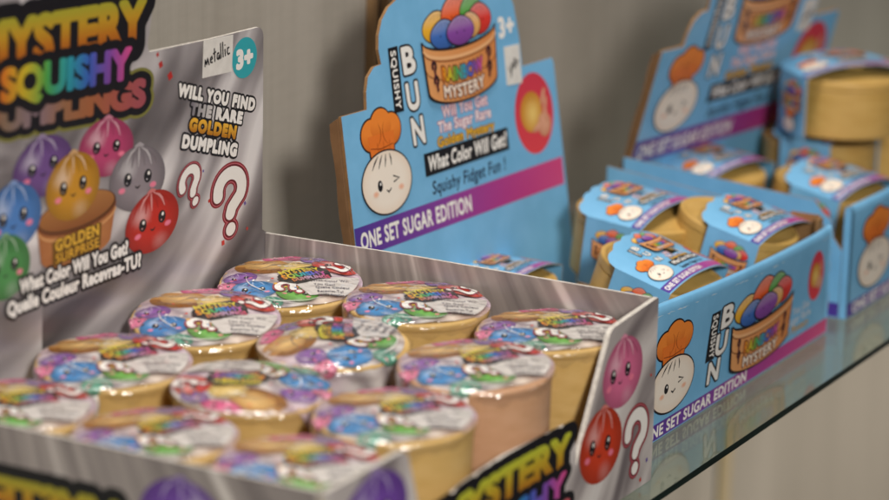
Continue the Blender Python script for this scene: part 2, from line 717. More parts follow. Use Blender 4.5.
def line_field(lines, h, pad):
    """distance to a set of polylines on a grid"""
    P = np.array([p for l in lines for p in l])
    mn, mx = P.min(0) - pad, P.max(0) + pad
    xs, ys = np.arange(mn[0], mx[0] + h, h), np.arange(mn[1], mx[1] + h, h)
    X, Y = np.meshgrid(xs, ys)
    Q = np.stack([X.ravel(), Y.ravel()], 1)
    D = np.full(len(Q), 9.0)
    for l in lines:
        for a, b in zip(l[:-1], l[1:]):
            A, d = np.array(a), np.array(b) - np.array(a)
            w = Q - A
            t = np.clip((w @ d) / max(d @ d, 1e-12), 0, 1)
            q = w - t[:, None] * d
            D = np.minimum(D, (q * q).sum(1))
    return xs, ys, np.sqrt(D).reshape(X.shape)


def qmark(A, cx, cy, hgt, tilt, wide=1.0, fill=WHITE, edge=hexc('#8c1f2a'), h=.028):
    """a rounded question mark, white inside a dark red outline"""
    hook = [(-.25, .13)] + arc(0, .17, .25, .25, 175, -35, 16) + [(.12, -.04), (.03, -.12), (.0, -.20)]
    dot = [(0, -.445), (.005, -.44)]
    xs, ys, D = line_field([hook, dot], h, .24)
    keep = A.M
    ox, oy, sx, sy, ro = keep
    A.M = (ox + cx * sx, oy + cy * sy, hgt * wide * sx, hgt * sy, ro + math.radians(tilt))
    for thr, c in ((.165, edge), (.142, hexc('#c9707a')), (.128, hexc('#6e1a24')), (.098, fill)):
        V, F = fill_field(xs, ys, D, thr)
        A.add(V, F, c)
    A.M = keep


def dumpling(A, cx, cy, rx, ry, base, rot=0, face=True, detail=True, look=0.0):
    """a shiny round dumpling with a pleated top, oval eyes, pink cheeks and a small smile"""
    b = hexc(base)
    dark = mix(b, (0, 0, 0), .62)
    lite = mix(b, (1, 1, 1), .55)

    def egg(a):
        s = math.sin(a)
        return 1 + .03 * max(0, s) ** 6 - .02 * max(0, -s) ** 2

    def shade(x, y):
        r = math.hypot(x, y)
        c = mix(b, dark, max(0, r - .45) * 1.15)
        d = math.hypot(x + .38, y - .35)
        c = mix(c, lite, max(0, .42 - d) * 1.7)
        d = math.hypot(x - .25, y + .72)
        return mix(c, lite, max(0, .35 - d) * .9)
    keep = A.M
    ca, sa = math.cos(math.radians(rot)), math.sin(math.radians(rot))
    ox, oy, sx, sy, ro = keep

    def P(x, y):
        X, Y = x * rx, y * ry
        return (cx + X * ca - Y * sa, cy + X * sa + Y * ca)
    A.blob(cx, cy, rx, ry, shade, rot, 40, 7 if detail else 4, egg)
    if detail:
        for k in (-3, -2, -1, 0, 1, 2, 3):     # pleats run down from the knot
            x1 = k * .19
            A.stroke([P(k * .04, .98), P(x1 * .72, .84), P(x1 * 1.02, .66), P(x1 * 1.25, .38)], rx * .085, mix(b, dark, .42) if k % 2 else mix(b, lite, .5), .7)
        A.stroke([P(-.16, 1.02), P(0, 1.07), P(.16, 1.02)], rx * .10, mix(b, lite, .3), .6)
    if face:
        er = .14
        for e in (-1, 1):
            ex = look + e * .36
            A.blob(*P(ex, .04), rx * er, ry * .21, BLACK, rot, 20)
            A.blob(*P(ex + .03, .12), rx * .045, ry * .062, WHITE, rot, 12)
            if detail:
                A.blob(*P(ex - .03, -.06), rx * .025, ry * .03, mix(b, (1, 1, 1), .3), rot, 10)
            A.blob(*P(look + e * .56, -.26), rx * .13, ry * .10, lambda x, y: mix(hexc('#f0809c'), b, math.hypot(x, y) ** 3 * .6), rot, 16, 3)
        A.stroke([P(look - .09, -.19), P(look - .045, -.25), P(look, -.26), P(look + .045, -.25), P(look + .09, -.19)], rx * .045, INK, .5)


def chef_bun(A, cx, cy, w, h, wink=True, lw=.09):
    """a white steamed bun with an orange chef's hat, one eye winking"""
    skin = hexc('#f6ebdd')
    rx, ry = w / 2, h / 2
    hy = cy + ry * .92
    hat = lambda g, c: (A.blob(cx - rx * .42, hy + ry * .62, rx * .40 + g, ry * .50 + g, c), A.blob(cx + rx * .42, hy + ry * .66, rx * .38 + g, ry * .50 + g, c),
                        A.blob(cx, hy + ry * .86, rx * .42 + g, ry * .52 + g, c),
                        A.poly([(cx - rx * .5 - g, hy - ry * .18 - g), (cx + rx * .42 + g, hy - ry * .18 - g), (cx + rx * .5 + g, hy + ry * .6), (cx - rx * .56 - g, hy + ry * .6)], c if isinstance(c, tuple) else hexc('#e8792a')))
    hat(lw, INK)
    org = lambda x, y: mix(mix(hexc('#f08a34'), hexc('#c85f18'), max(0, -y * .7 - .05 + abs(x) * .25)), hexc('#f6a352'), max(0, .5 - math.hypot(x + .3, y - .4)))
    hat(0, org)
    for sx_2, a0, a1 in ((-.42, -60, 40), (.42, 140, 240)):
        A.stroke(arc(cx + rx * sx_2, hy + ry * .64, rx * .38, ry * .48, a0, a1, 8), lw * .55, hexc('#8a3c0c'), .8)
    A.stroke([(cx - rx * .5, hy + ry * .22), (cx - rx * .1, hy + ry * .13), (cx + rx * .42, hy + ry * .2)], lw * .6, hexc('#8a3c0c'), .3)
    for k in (-.2, .02, .24):
        A.stroke([(cx + rx * k, hy - ry * .05), (cx + rx * k * 1.15, hy + ry * .35)], lw * .6, hexc('#a94d12'), .5)
    sh = lambda a: 1 - .05 * max(0, math.sin(a)) ** 2
    A.blob(cx, cy, rx + lw, ry + lw, INK, 0, 40, 1, sh)
    A.blob(cx, cy, rx, ry, lambda x, y: mix(skin, hexc('#e7c9ae'), max(0, math.hypot(x, y) - .72) * 1.5), 0, 40, 6, sh)
    for k in (-.42, -.2, .02, .24):
        A.stroke([(cx + rx * (k * .7 + .03), cy + ry * .86), (cx + rx * k, cy + ry * .68), (cx + rx * (k * 1.2 - .05), cy + ry * .46)], lw * 1.2, INK, .7)
    A.blob(cx - rx * .30, cy - ry * .08, rx * .10, ry * .18, BLACK, 0, 18)
    A.blob(cx - rx * .28, cy - ry * .02, rx * .03, ry * .05, WHITE, 0, 10)
    if wink:
        A.stroke([(cx + rx * .26, cy + ry * .12), (cx + rx * .50, cy + ry * .0), (cx + rx * .26, cy - ry * .08)], lw * 1.3, BLACK, .3)
    A.stroke([(cx - rx * .06, cy - ry * .26), (cx + rx * .03, cy - ry * .34), (cx + rx * .14, cy - ry * .24)], lw * 1.2, BLACK, .4)
    for e, dx in ((-1, -.5), (1, .55)):
        A.blob(cx + rx * dx, cy - ry * .30, rx * .14, ry * .12, lambda x, y: mix(hexc('#f2b493'), skin, math.hypot(x, y) ** 2), 0, 16, 3)


def basket(A, cx, cy, w, h, lw=.10, words=True):
    """a round bamboo steamer heaped with coloured buns"""
    rx = w / 2
    top = cy + h * .25
    ery = h * .165
    # buns behind the rim
    buns = ((-.52, .20, .36, .24, '#f2b632'), (.0, .33, .36, .30, '#f0622a'), (.42, .33, .28, .24, '#5aa845'), (.62, .17, .30, .24, '#e23b32'),
            (-.36, .06, .34, .22, '#3f6fbf'), (.34, .10, .26, .2, '#eab068'), (.06, .06, .34, .22, '#8b4aa5'))
    peak = lambda a: 1 + .12 * max(0, math.sin(a)) ** 10
    for x, y, bw, bh, c in buns:
        bh, bw, y = bh * .74, bw * 1.08, y * .82 + .05
        X, Y = cx + x * rx, cy + h * (.12 + y * .85)
        b = hexc(c)
        A.blob(X, Y, bw * rx + lw * .7, bh * h * .95 + lw * .7, INK, 0, 26, 1, peak)
        A.blob(X, Y, bw * rx, bh * h * .95, lambda p, q: mix(mix(b, (1, 1, 1), .25 * max(0, q)), (0, 0, 0), .3 * max(0, -q)), 0, 26, 3, peak)
        if words and bh > .15:
            for e in (-.28, .28):
                A.blob(X + e * bw * rx, Y - bh * h * .05, lw * .5, lw * .6, INK, 0, 8)
        for k in (-.5, -.2, .15, .45):
            A.stroke([(X + k * .3 * bw * rx, Y + bh * h * .9), (X + k * bw * rx, Y + bh * h * .55)], lw * .5, mix(b, (0, 0, 0), .45), .5)
    wood, wood2 = hexc('#d98a4c'), hexc('#e6a367')
    bot = cy - h * .5
    rim = arc(cx, top - h * .06, rx, ery, 180, 360, 24)
    low = arc(cx, bot + h * .11, rx * .93, ery * 1.15, 360, 180, 24)
    body = rim + low
    g = lw
    A.poly([(x + (g if x > cx else -g), y + (g if k < 25 else -g)) for k, (x, y) in enumerate(body)], INK)
    A.poly(body, lambda x, y: mix(wood2, wood, (x - cx) / w + .5))
    mid = lambda f: arc(cx, top - h * .06 + (bot + h * .11 - top + h * .06) * f, rx * (1 - .07 * f), ery * (1 + .15 * f), 182, 358, 20)
    A.stroke(mid(.0), lw * 1.0, INK)
    A.stroke(mid(.16), lw * 1.7, hexc('#f0b984'))
    A.stroke(mid(.22), lw * .6, hexc('#8a4a20'))
    A.stroke(mid(.58), lw * .6, hexc('#7a4420'))
    if words:
        for e in (-1, 1):
            for f in (.2, .62):
                qmark(A, cx + e * rx * (.76 - .05 * f), bot + h * (.44 - f * .40) + h * .0, h * .17, e * -8, .8, INK, INK, .06)
        A.text('RAINBOW', cx - rx * .55, cx + rx * .55, bot + h * .20, h * .15, ((.13, hexc('#7a3f1c')), (.045, lambda u, v: ramp(RAINBOW, u))), res=26, arch=-h * .035)
        A.text('MYSTERY', cx - rx * .55, cx + rx * .55, bot + h * .005, h * .135, ((.12, hexc('#7a3f1c')), (.035, hexc('#f2e2d2'))), res=26, arch=-h * .035)


def round_picture(A, cx, cy, rx, ry):
    """a red oval with a hand squeezing a golden bun"""
    A.blob(cx, cy, rx, ry, lambda x, y: mix(hexc('#e2434c'), hexc('#d13a50'), (y + 1) / 2), 0, 40, 2)
    A.blob(cx - rx * .15, cy + ry * .05, rx * .56, ry * .50, lambda x, y: mix(hexc('#f3d27a'), hexc('#cf8a28'), math.hypot(x - .1, y + .1)), 0, 28, 4)
    for k in (-.3, 0, .3):
        A.stroke([(cx - rx * .15 + k * .3 * rx, cy + ry * .52), (cx - rx * .15 + k * rx * .7, cy + ry * .28)], rx * .04, hexc('#a86a1c'), .5)
    skin = lambda x, y: mix(hexc('#eab193'), hexc('#c98563'), math.hypot(x - .2, y - .2) * .7)
    A.blob(cx + rx * .46, cy - ry * .34, rx * .34, ry * .30, skin, 30, 22, 3)
    for px, py, a in ((.50, .34, 62), (.58, .12, 70), (.56, -.08, 95)):
        A.blob(cx + rx * px, cy + ry * py, rx * .27, ry * .075, skin, a, 18, 2)
    A.blob(cx + rx * .12, cy - ry * .36, rx * .30, ry * .085, skin, 18, 18, 2)


def vbar(A, x, y0, y1, w, txt, slant=0.0):
    """a black upright strip with white lettering read downwards"""
    A.poly([(x - w / 2 + slant, y0), (x + w / 2 + slant, y0), (x + w / 2, y1), (x - w / 2, y1)], BLACK)
    ln = y1 - y0
    keep = A.M
    ox, oy, sx, sy, ro = keep
    # rotate the word by -90 degrees round the strip's top
    A.M = (ox + (x - w * .28 + slant * .2) * sx, oy + (y1 - ln * .06) * sy, sy, sx, -PI / 2 + ro)
    A.text(txt, 0, ln * .88, 0, w * .52, ((.03, WHITE),), res=26, space=1.15)
    A.M = keep


BAND = lambda L0, L1: (lambda x, y: ramp([hexc('#4b3596'), hexc('#7a3a9c'), hexc('#b03a8e'), hexc('#d6457f')], (x - L0) / (L1 - L0)))


def band(A, x0, x1, y0, y1, n=10):
    f = BAND(x0, x1)
    pts, faces, cols = [], [], []
    for i in range(n + 1):
        x = x0 + (x1 - x0) * i / n
        pts += [(x, y0), (x, y1)]
        cols += [f(x, 0), f(x, 0)]
    for i in range(n):
        faces.append((2 * i, 2 * i + 2, 2 * i + 3, 2 * i + 1))
    A.add(pts, faces, cols)


def bun_header_art(A, small=False, W=20.0, price=True):
    """the artwork shared by the tall header card and by the sleeve: u 0..20, v -7.1..5"""
    r = .7 if small else 1.0
    A.res = r
    A.begin('colour_band')
    band(A, .03, W - .03, -7.05, -5.55)
    A.text('ONE SET SUGAR EDITION', .5, 10.6, -6.70, .80, ((.035, WHITE),), res=26)
    A.begin('printed_chef_bun')
    chef_bun(A, 3.2, -3.75, 4.3, 3.2)
    A.begin('title_lettering')
    vbar(A, 4.95, *((.2, 2.5, .75) if small else (-.55, 2.75, .85)), 'SQUISHY')
    for ch, x, y in (('B', 6.3, 1.25), ('U', 6.35, -.6), ('N', 6.5, -2.4)):
        A.text(ch, x - .5, x + .5, y + (.3 if small else 0), .95 if small else 1.3, ((.095, INK), (.035, WHITE)), res=30, shear=-.06)
    A.begin('lettering')
    A.text('Will You Get', 8.8, 13.1, -1.5, .58, ((.09, hexc('#b86a8a')), (.03, hexc('#f6dfe4'))), res=22)
    A.text('The Sugar Rare', 8.3, 13.3, -2.2, .54, ((.09, hexc('#b86a8a')), (.03, hexc('#f3e8ea'))), res=22)
    A.text('Golden Mystery', 8.1, 13.5, -2.92, .5, ((.09, hexc('#7a5a1c')), (.03, hexc('#e8b23a'))), res=22)
    A.begin('caption_bar')
    A.poly([(6.7, -4.2), (14.75, -4.2), (14.75, -3.02), (6.7, -3.02)], BLACK)
    A.text('What Color Will Get?', 7.0, 14.5, -3.95, .72, ((.04, WHITE),), res=28, shear=.12)
    A.begin('lettering')
    A.text('Squishy Fidget Fun !', 7.2, 14.2, -5.2, .66, ((.02, hexc('#1c2a44')),), res=28, shear=.1)
    A.begin('printed_basket')
    basket(A, 10.9, 1.75, 6.9, 4.5)
    A.begin('printed_picture')
    round_picture(A, 17.6, -2.75, 1.95, 2.2)
    if price:
        A.begin('age_mark')
        A.text('3+', 14.95, 16.35, 1.75, 1.0, ((.05, WHITE),), res=30)
    A.end()
    A.res = 1.0


def bun_front_art(A, z0=.0):
    """front panel: u 0..24, v 0..6"""
    A.begin('colour_band')
    band(A, .0, 24.0, .06, .86)
    A.text('ONE SET SUGAR EDITION', .9, 13.0, .19, .54, ((.035, WHITE),), res=26)
    A.begin('printed_chef_bun')
    chef_bun(A, 3.65, 2.55, 4.7, 2.75)
    A.begin('title_lettering')
    vbar(A, 8.2, 2.55, 5.05, 1.05, 'SQUISHY', -.25)
    for ch, x, y in (('B', 9.6, 4.0), ('U', 9.15, 2.65), ('N', 8.5, 1.35)):
        A.text(ch, x - .62, x + .62, y, 1.05, ((.10, INK), (.035, WHITE)), res=34, shear=.08)
    A.begin('lettering')
    A.text('Will You Get', 17.3, 21.2, 2.2, .42, ((.03, hexc('#c9d6e2')),), res=20)
    A.text('The Sugar Rare', 16.9, 21.4, 1.7, .42, ((.03, hexc('#c9d6e2')),), res=20)
    A.text('Golden Mystery', 16.3, 21.2, 1.2, .40, ((.03, hexc('#c9a05a')),), res=20)
    A.begin('printed_basket')
    basket(A, 14.2, 3.1, 8.0, 3.8)
    A.begin('printed_picture')
    round_picture(A, 21.9, 3.7, 1.15, 1.35)
    A.end()


# ================================================================== the place
def structure(o, label=None):
    o['kind'] = 'structure'
    return o


# wall behind the shelf (vertical grain laminate), seen above and, through and below the glass, under the shelf
WALL_Y = 5.6
b = MB()
b.box(-140, 260, WALL_Y, WALL_Y + 2, -130, 90)
structure(b.build('wall', MAT['wall']))

# slotted shelf upright let into the wall, and the pale trim strip over a joint of the wall panels
t = thing('shelf_upright', 'brown slotted shelf upright on the wall behind the nearer blue header card', 'shelf upright', (19.7, WALL_Y, 0))
w = 1.7
b = MB()
b.box(-w / 2, -w / 2 + .35, -.55, -.02, -120, 80)
b.box(w / 2 - .35, w / 2, -.55, -.02, -120, 80)
b.build('rail_flange', MAT['rail'], t)
b = MB()
b.box(-w / 2 + .36, w / 2 - .36, -.12, -.03, -120, 80)
b.build('slot', MAT['slot'], t)
t = thing('joint_strip', 'narrow pale trim strip on the wall, seen below the glass shelf edge', 'trim strip', (71.6, WALL_Y, 0))
b = MB()
b.box(-.9, .9, -.35, -.02, -120, 80, 0, .12)
b.build('strip', MAT['trim'], t)
b = MB()
b.box(-1.15, -.92, -.10, -.03, -120, 80)
b.build('shadow_gap', MAT['slot'], t)

# glass shelf
YS = -22.175
t = thing('glass_shelf', 'clear glass shelf with a dark green polished front edge under the boxes', 'shelf', (0, 0, 0))
b = MB()
b.box(-90, 190, YS + .012, 4.6, -.36, -.012)
b.build('glass_pane', MAT['glass'], t)
b = MB()
b.box(-90, 190, YS - .004, YS + .010, -.36, -.014)
b.build('polished_edge', MAT['glass_edge'], t)

# ================================================================== silver display box
SW, SX = 21.05, -29.2
silver = thing('silver_display_box', 'open silver display box with a tall printed header card, packed with round tubs', 'display box', (0, 0, .02))
EDGE = MAT['white_card']
# header card: the back wall of the box and its die-cut top are one sheet
hx = lambda u, v, h: (u, -h, v)
pts = [(SX, .0), (-.02, 0), (-.02, 8.74), (-.40, 8.95), (-.42, 18.5)] + arc(-.95, 18.45, .53, .55, 0, 90, 6) + [(-5, 19.08), (-10.0, 19.28)] + \
      [(-10.15, 19.6), (-9.95, 20.3), (-9.75, 21.2), (-9.7, 22.2), (-10.2, 23.4), (-12.5, 24.2), (-16, 24.8), (-20, 24.6), (-24, 23.6), (SX, 21.0)]
head = card('header_card', pts, .16, hx, [MAT['satin_head'], MAT['white_card'], EDGE], silver)
A = Art(hx, head, MAT['ink'])
A.begin('title_lettering')
GOLD = lambda u, v: ramp([hexc('#9c4a16'), hexc('#b8701c'), hexc('#bf9426'), hexc('#a8a030')], v)  # header title inks darkened; dim light is put into the print colour
olive = hexc('#7d7a3c')
A.text('MYSTERY', -22.5, -10.45, 20.45, 1.9, ((.30, BLACK), (.06, GOLD)), rot=-3.0, res=40, space=1.0)
A.text('DUMPLINGS', -22.6, -10.45, 17.85, 1.12, ((.36, olive), (.27, BLACK), (.07, lambda u, v: ramp([hexc(c) for c in ('#96562a', '#806a58', '#84707a', '#94684a', '#a0603c', '#a4544a', '#a04e58')], u))), rot=-4.2, res=36, space=1.0)
A.text('SQUISHY', -20.9, -11.6, 18.95, 1.3, ((.28, BLACK), (.06, lambda u, v: mix(ramp(RAINBOW, u), BLACK, .25 - .1 * v))), rot=-3.4, res=40, space=1.02)
for nm, c, x, z, rx, rz, ro in (('purple', '#6f4e8c', -18.1, 15.55, 2.15, 1.32, 4), ('pink', '#b84470', -13.4, 15.5, 2.1, 1.32, -6)):
    A.begin('printed_dumpling')
    dumpling(A, x, z, rx, rz, c, ro)
A.begin('printed_dumpling'); dumpling(A, -11.0, 13.6, 2.2, 1.5, '#8f868c', -4)
A.begin('printed_steamer')
br, br2 = hexc('#a8683a'), hexc('#c88a52')
A.blob(-15.65, 13.05, 2.95, .85, hexc('#5a3418'), 0, 36)
A.blob(-15.65, 13.12, 2.80, .74, lambda x, y: mix(hexc('#8a5226'), hexc('#b07840'), (y + 1) / 2), 0, 36, 3)
dumpling(A, -15.95, 14.25, 2.0, 1.5, '#c98f22')
A.poly(arc(-15.65, 13.0, 2.95, .80, 180, 360, 20) + arc(-15.75, 11.4, 2.6, .62, 360, 180, 20), lambda x, y: mix(br2, br, abs(x + 15.65) / 2.9))
A.stroke(arc(-15.65, 13.0, 2.9, .78, 182, 358, 20), .12, hexc('#7a4420'))
A.stroke(arc(-15.65, 12.75, 2.88, .78, 184, 356, 20), .10, hexc('#d9a068'))
A.poly([(-17.55, 10.98), (-13.95, 11.12), (-13.85, 12.22), (-17.55, 12.1)], hexc('#7a5418'))
A.text('GOLDEN', -17.3, -14.1, 11.62, .50, ((.10, hexc('#4a3208')), (.04, hexc('#e2b238'))), res=28, rot=1.5)
A.text('SURPRISE', -17.3, -14.1, 11.08, .42, ((.10, hexc('#4a3208')), (.03, hexc('#d8a530'))), res=28, rot=1.5)
for c, x, z, rx, rz, ro in (('#4a80c4', -20.3, 13.75, 2.0, 1.5, 0), ('#4a9250', -20.9, 11.7, 1.75, 1.4, 0), ('#c42a1c', -9.85, 11.35, 2.15, 1.42, 4)):
    A.begin('printed_dumpling')
    dumpling(A, x, z, rx, rz, c, ro)
A.begin('question_mark'); qmark(A, -6.7, 12.4, 1.95, 24, 1.35)
A.begin('question_mark'); qmark(A, -3.3, 11.0, 3.2, 2, 1.3)
A.begin('lettering')
bub = lambda fill: ((.21, BLACK), (.08, fill))
A.at(-7.7, 16.88, 1, 1, -16)
A.text('WILL YOU FIND', 0, 6.7, 0, .52, bub(WHITE), res=34, space=1.22)
A.begin('lettering'); A.at(-7.0, 15.92, 1, 1, -16)
A.text('THE RARE', .3, 4.8, 0, .50, ((.21, BLACK), (.08, lambda u, v: mix(hexc('#77727a'), WHITE, u * 1.6))), res=34, space=1.22)
A.begin('lettering'); A.at(-6.9, 15.12, 1, 1, -16)
A.text('GOLDEN', .1, 4.1, 0, .54, bub(lambda u, v: ramp([hexc('#b87818'), hexc('#f0b83a')], v)), res=34, space=1.22)
A.begin('lettering'); A.at(-7.45, 14.42, 1, 1, -16)
A.text('DUMPLING', .0, 4.7, 0, .54, bub(WHITE), res=34, space=1.22)
A.at()
cap = ((.22, BLACK), (.06, WHITE))
A.begin('lettering'); A.text('What Color Will You Get?', -19.9, -11.9, 10.35, .58, cap, res=28)
A.begin('lettering'); A.text('Quelle Couleur Recevras-TU?', -20.8, -10.9, 9.55, .58, cap, res=28)
A.begin('age_mark')
A.blob(-2.10, 17.72, 1.08, .98, hexc('#35a9b4'), 0, 40)
A.text('3+', -2.75, -1.45, 17.30, .82, ((.07, WHITE),), res=36)
A.begin('confetti')
for x, z, s, ro, c in ((-9.1, 18.55, .28, 20, '#b5302c'), (-9.35, 19.05, .18, 30, '#b5302c'), (-8.35, 17.9, .34, 25, '#b5302c'), (-5.1, 11.35, .16, 30, '#c0392f'), (-3.9, 9.05, .24, 5, '#cf3b30'), (-2.0, 10.6, .17, 20, '#6a58a0'), (-5.6, 12.9, .12, 0, '#6a58a0'), (-1.8, 9.3, .15, 40, '#c0392f')):
    A.begin('confetti'); A.at(x, z, s, s, ro)
    A.poly([(-.5, -.5), (.5, -.5), (.5, .5), (-.5, .5)], hexc(c))
A.at()
A.end()
# hand-written price sticker
st = card('paper_sticker', [(-5.75, 17.35), (-3.25, 17.25), (-3.15, 19.0), (-5.65, 19.1)], .02, lambda u, v, h: (u, -h - .05, v), [MAT['sticker']] * 3, head)
A = Art(lambda u, v, h: (u, -h - .05, v), st, MAT['ink'])
A.begin('handwriting')
hand = {'m': [[(0, 0), (.1, .8), (.3, .15), (.5, .85), (.7, 0)]], 'e': [[(.1, .4), (.5, .5), (.4, .8), (.15, .6), (.15, .2), (.5, .1)]], 't': [[(.3, 1.5), (.25, 0)], [(0, .95), (.55, 1.05)]],
        'a': [[(.5, .75), (.2, .75), (.1, .3), (.3, .05), (.5, .6), (.55, 0)]], 'l': [[(.15, 1.7), (.1, 0)]], 'i': [[(.1, .8), (.12, 0)], [(.12, 1.15), (.14, 1.28)]], 'c': [[(.5, .75), (.2, .75), (.1, .3), (.25, .02), (.55, .12)]]}
x = -5.55
for ch, wd in zip('metallic', (.82, .62, .55, .66, .38, .38, .36, .55)):
    A.at(x, 17.85 + (x + 5.5) * .14, .50, .44, 6)
    for st_ in hand[ch]:
        fine = []
        for (p, q) in zip(st_[:-1], st_[1:]):
            fine += [(p[0] + (q[0] - p[0]) * k / 4, p[1] + (q[1] - p[1]) * k / 4) for k in range(4)]
        A.stroke(fine + [st_[-1]], .19, BLACK)
    x += wd * .49
A.end()

# right and left side panels, base
sx_ = lambda u, v, h: (-h, u, v)          # printed faces look to -x on the inside
pts = [(-SW + .38, 0), (-.02, 0), (-.02, 8.72), (-8, 8.80), (-SW + .38, 8.74)]
card('side_panel', pts, .16, lambda u, v, h: (-.16 - h, u, v), [MAT['satin_side'], MAT['satin_side'], EDGE], silver)
pts = [(-SW + .38, 0), (-.02, 0), (-.02, 8.15), (-SW + .38, 8.15)]
left = card('side_panel', pts, .16, lambda u, v, h: (SX - h, u, v), [MAT['satin_side'], MAT['satin_side'], EDGE], silver)
A = Art(lambda u, v, h: (SX - h, u, v), left, MAT['ink'])
A.begin('title_lettering')
A.text('MYSTERY', -11.6, -3.2, 4.4, 1.5, ((.30, BLACK), (.06, GOLD)), res=30, space=1.0)
A.text('SQUISHY', -11.0, -3.6, 3.0, 1.1, ((.28, BLACK), (.06, lambda u, v: ramp(RAINBOW, u))), res=30)
A.begin('printed_dumpling')
dumpling(A, -14.6, 6.0, 1.9, 1.45, '#7a4fb0')
A.end()
b = MB(); b.box(SX + .02, -.18, -SW + .38, -.18, .0, .14)
b.build('base_panel', MAT['white_card'], silver)

# front panel with die-cut opening
fx = lambda u, v, h: (u, -SW - h, v)
pts = [(SX, 0), (.0, 0), (.0, 8.70), (-.12, 8.78), (-4.7, 8.48), (-5.0, 8.30), (-8.0, 3.0), (-8.12, 4.3), (-8.35, 4.95), (-9.0, 5.15)] + \
      [(-11, 5.22), (-14.6, 5.40), (-18, 5.25), (-20.2, 4.95), (-20.9, 4.3), (-21.1, 3.0), (-23.0, 7.9), (-23.4, 8.15), (SX, 8.2)]
front = card('front_panel', pts, .24, fx, [MAT['satin_front'], MAT['satin_front'], EDGE], silver)
A = Art(fx, front, MAT['ink'])
A.begin('title_lettering')
lime = lambda u, v: ramp([hexc('#b5791e'), hexc('#c9a92c'), hexc('#c6cc3c')], v)
A.text('MYSTERY', -20.1, -8.75, 3.35, 1.35, ((.30, BLACK), (.06, lime)), res=34, space=1.0, arch=.18)
A.text('SQUISHY', -19.2, -9.1, 2.0, 1.05, ((.28, BLACK), (.06, lambda u, v: ramp(RAINBOW, u))), res=34)
A.text('DUMPLINGS', -20.2, -8.6, .7, 1.0, ((.28, BLACK), (.06, lambda u, v: ramp([hexc('#d07a2c'), hexc('#b59aa0'), hexc('#d0606a')], u))), res=30)
A.begin('printed_dumpling'); dumpling(A, -3.55, 6.1, 2.05, 1.62, '#dd7099', 0, look=-.12)
A.begin('printed_dumpling'); dumpling(A, -5.55, 3.2, 2.15, 1.72, '#d2401f', -6, look=-.05)
A.begin('question_mark'); qmark(A, -1.9, 2.45, 3.0, 0, 1.15)
A.begin('printed_dumpling'); dumpling(A, -25.6, 6.1, 2.6, 1.75, '#7a4fb0')
A.begin('confetti')
for x, z, s, c in ((-.62, 1.15, .18, '#6a58a0'), (-1.2, .35, .2, '#c0392f'), (-.5, 5.2, .14, '#c0392f')):
    A.begin('confetti'); A.at(x, z, s, s, 20)
    A.poly([(-.5, -.5), (.5, -.5), (.5, .5), (-.5, .5)], hexc(c))
A.at()
A.end()

# ================================================================== round tubs in the silver box
TR, TH = 3.40, 7.12
TUB_GROUP = 'round tubs in the silver display box'


def tub_body(parent, material):
    b = MB()
    prof = [(0.0, 0.0), (2.95, 0.0), (3.02, .06)]
    prof += [(3.02 + .30 * k / 8, .06 + (TH - .62) * k / 8) for k in range(1, 9)]
    prof = [(0.0, 0.0), (3.05, 0.0), (3.12, .06), (3.30, TH - .42), (3.31, TH - .38), (TR - .04, TH - .34), (TR - .02, TH - .10), (TR - .05, TH - .03), (TR - .14, TH), (0, TH)]
    b.lathe(prof, 72)
    o = b.build('cup', material, parent, smooth=True)
    return o


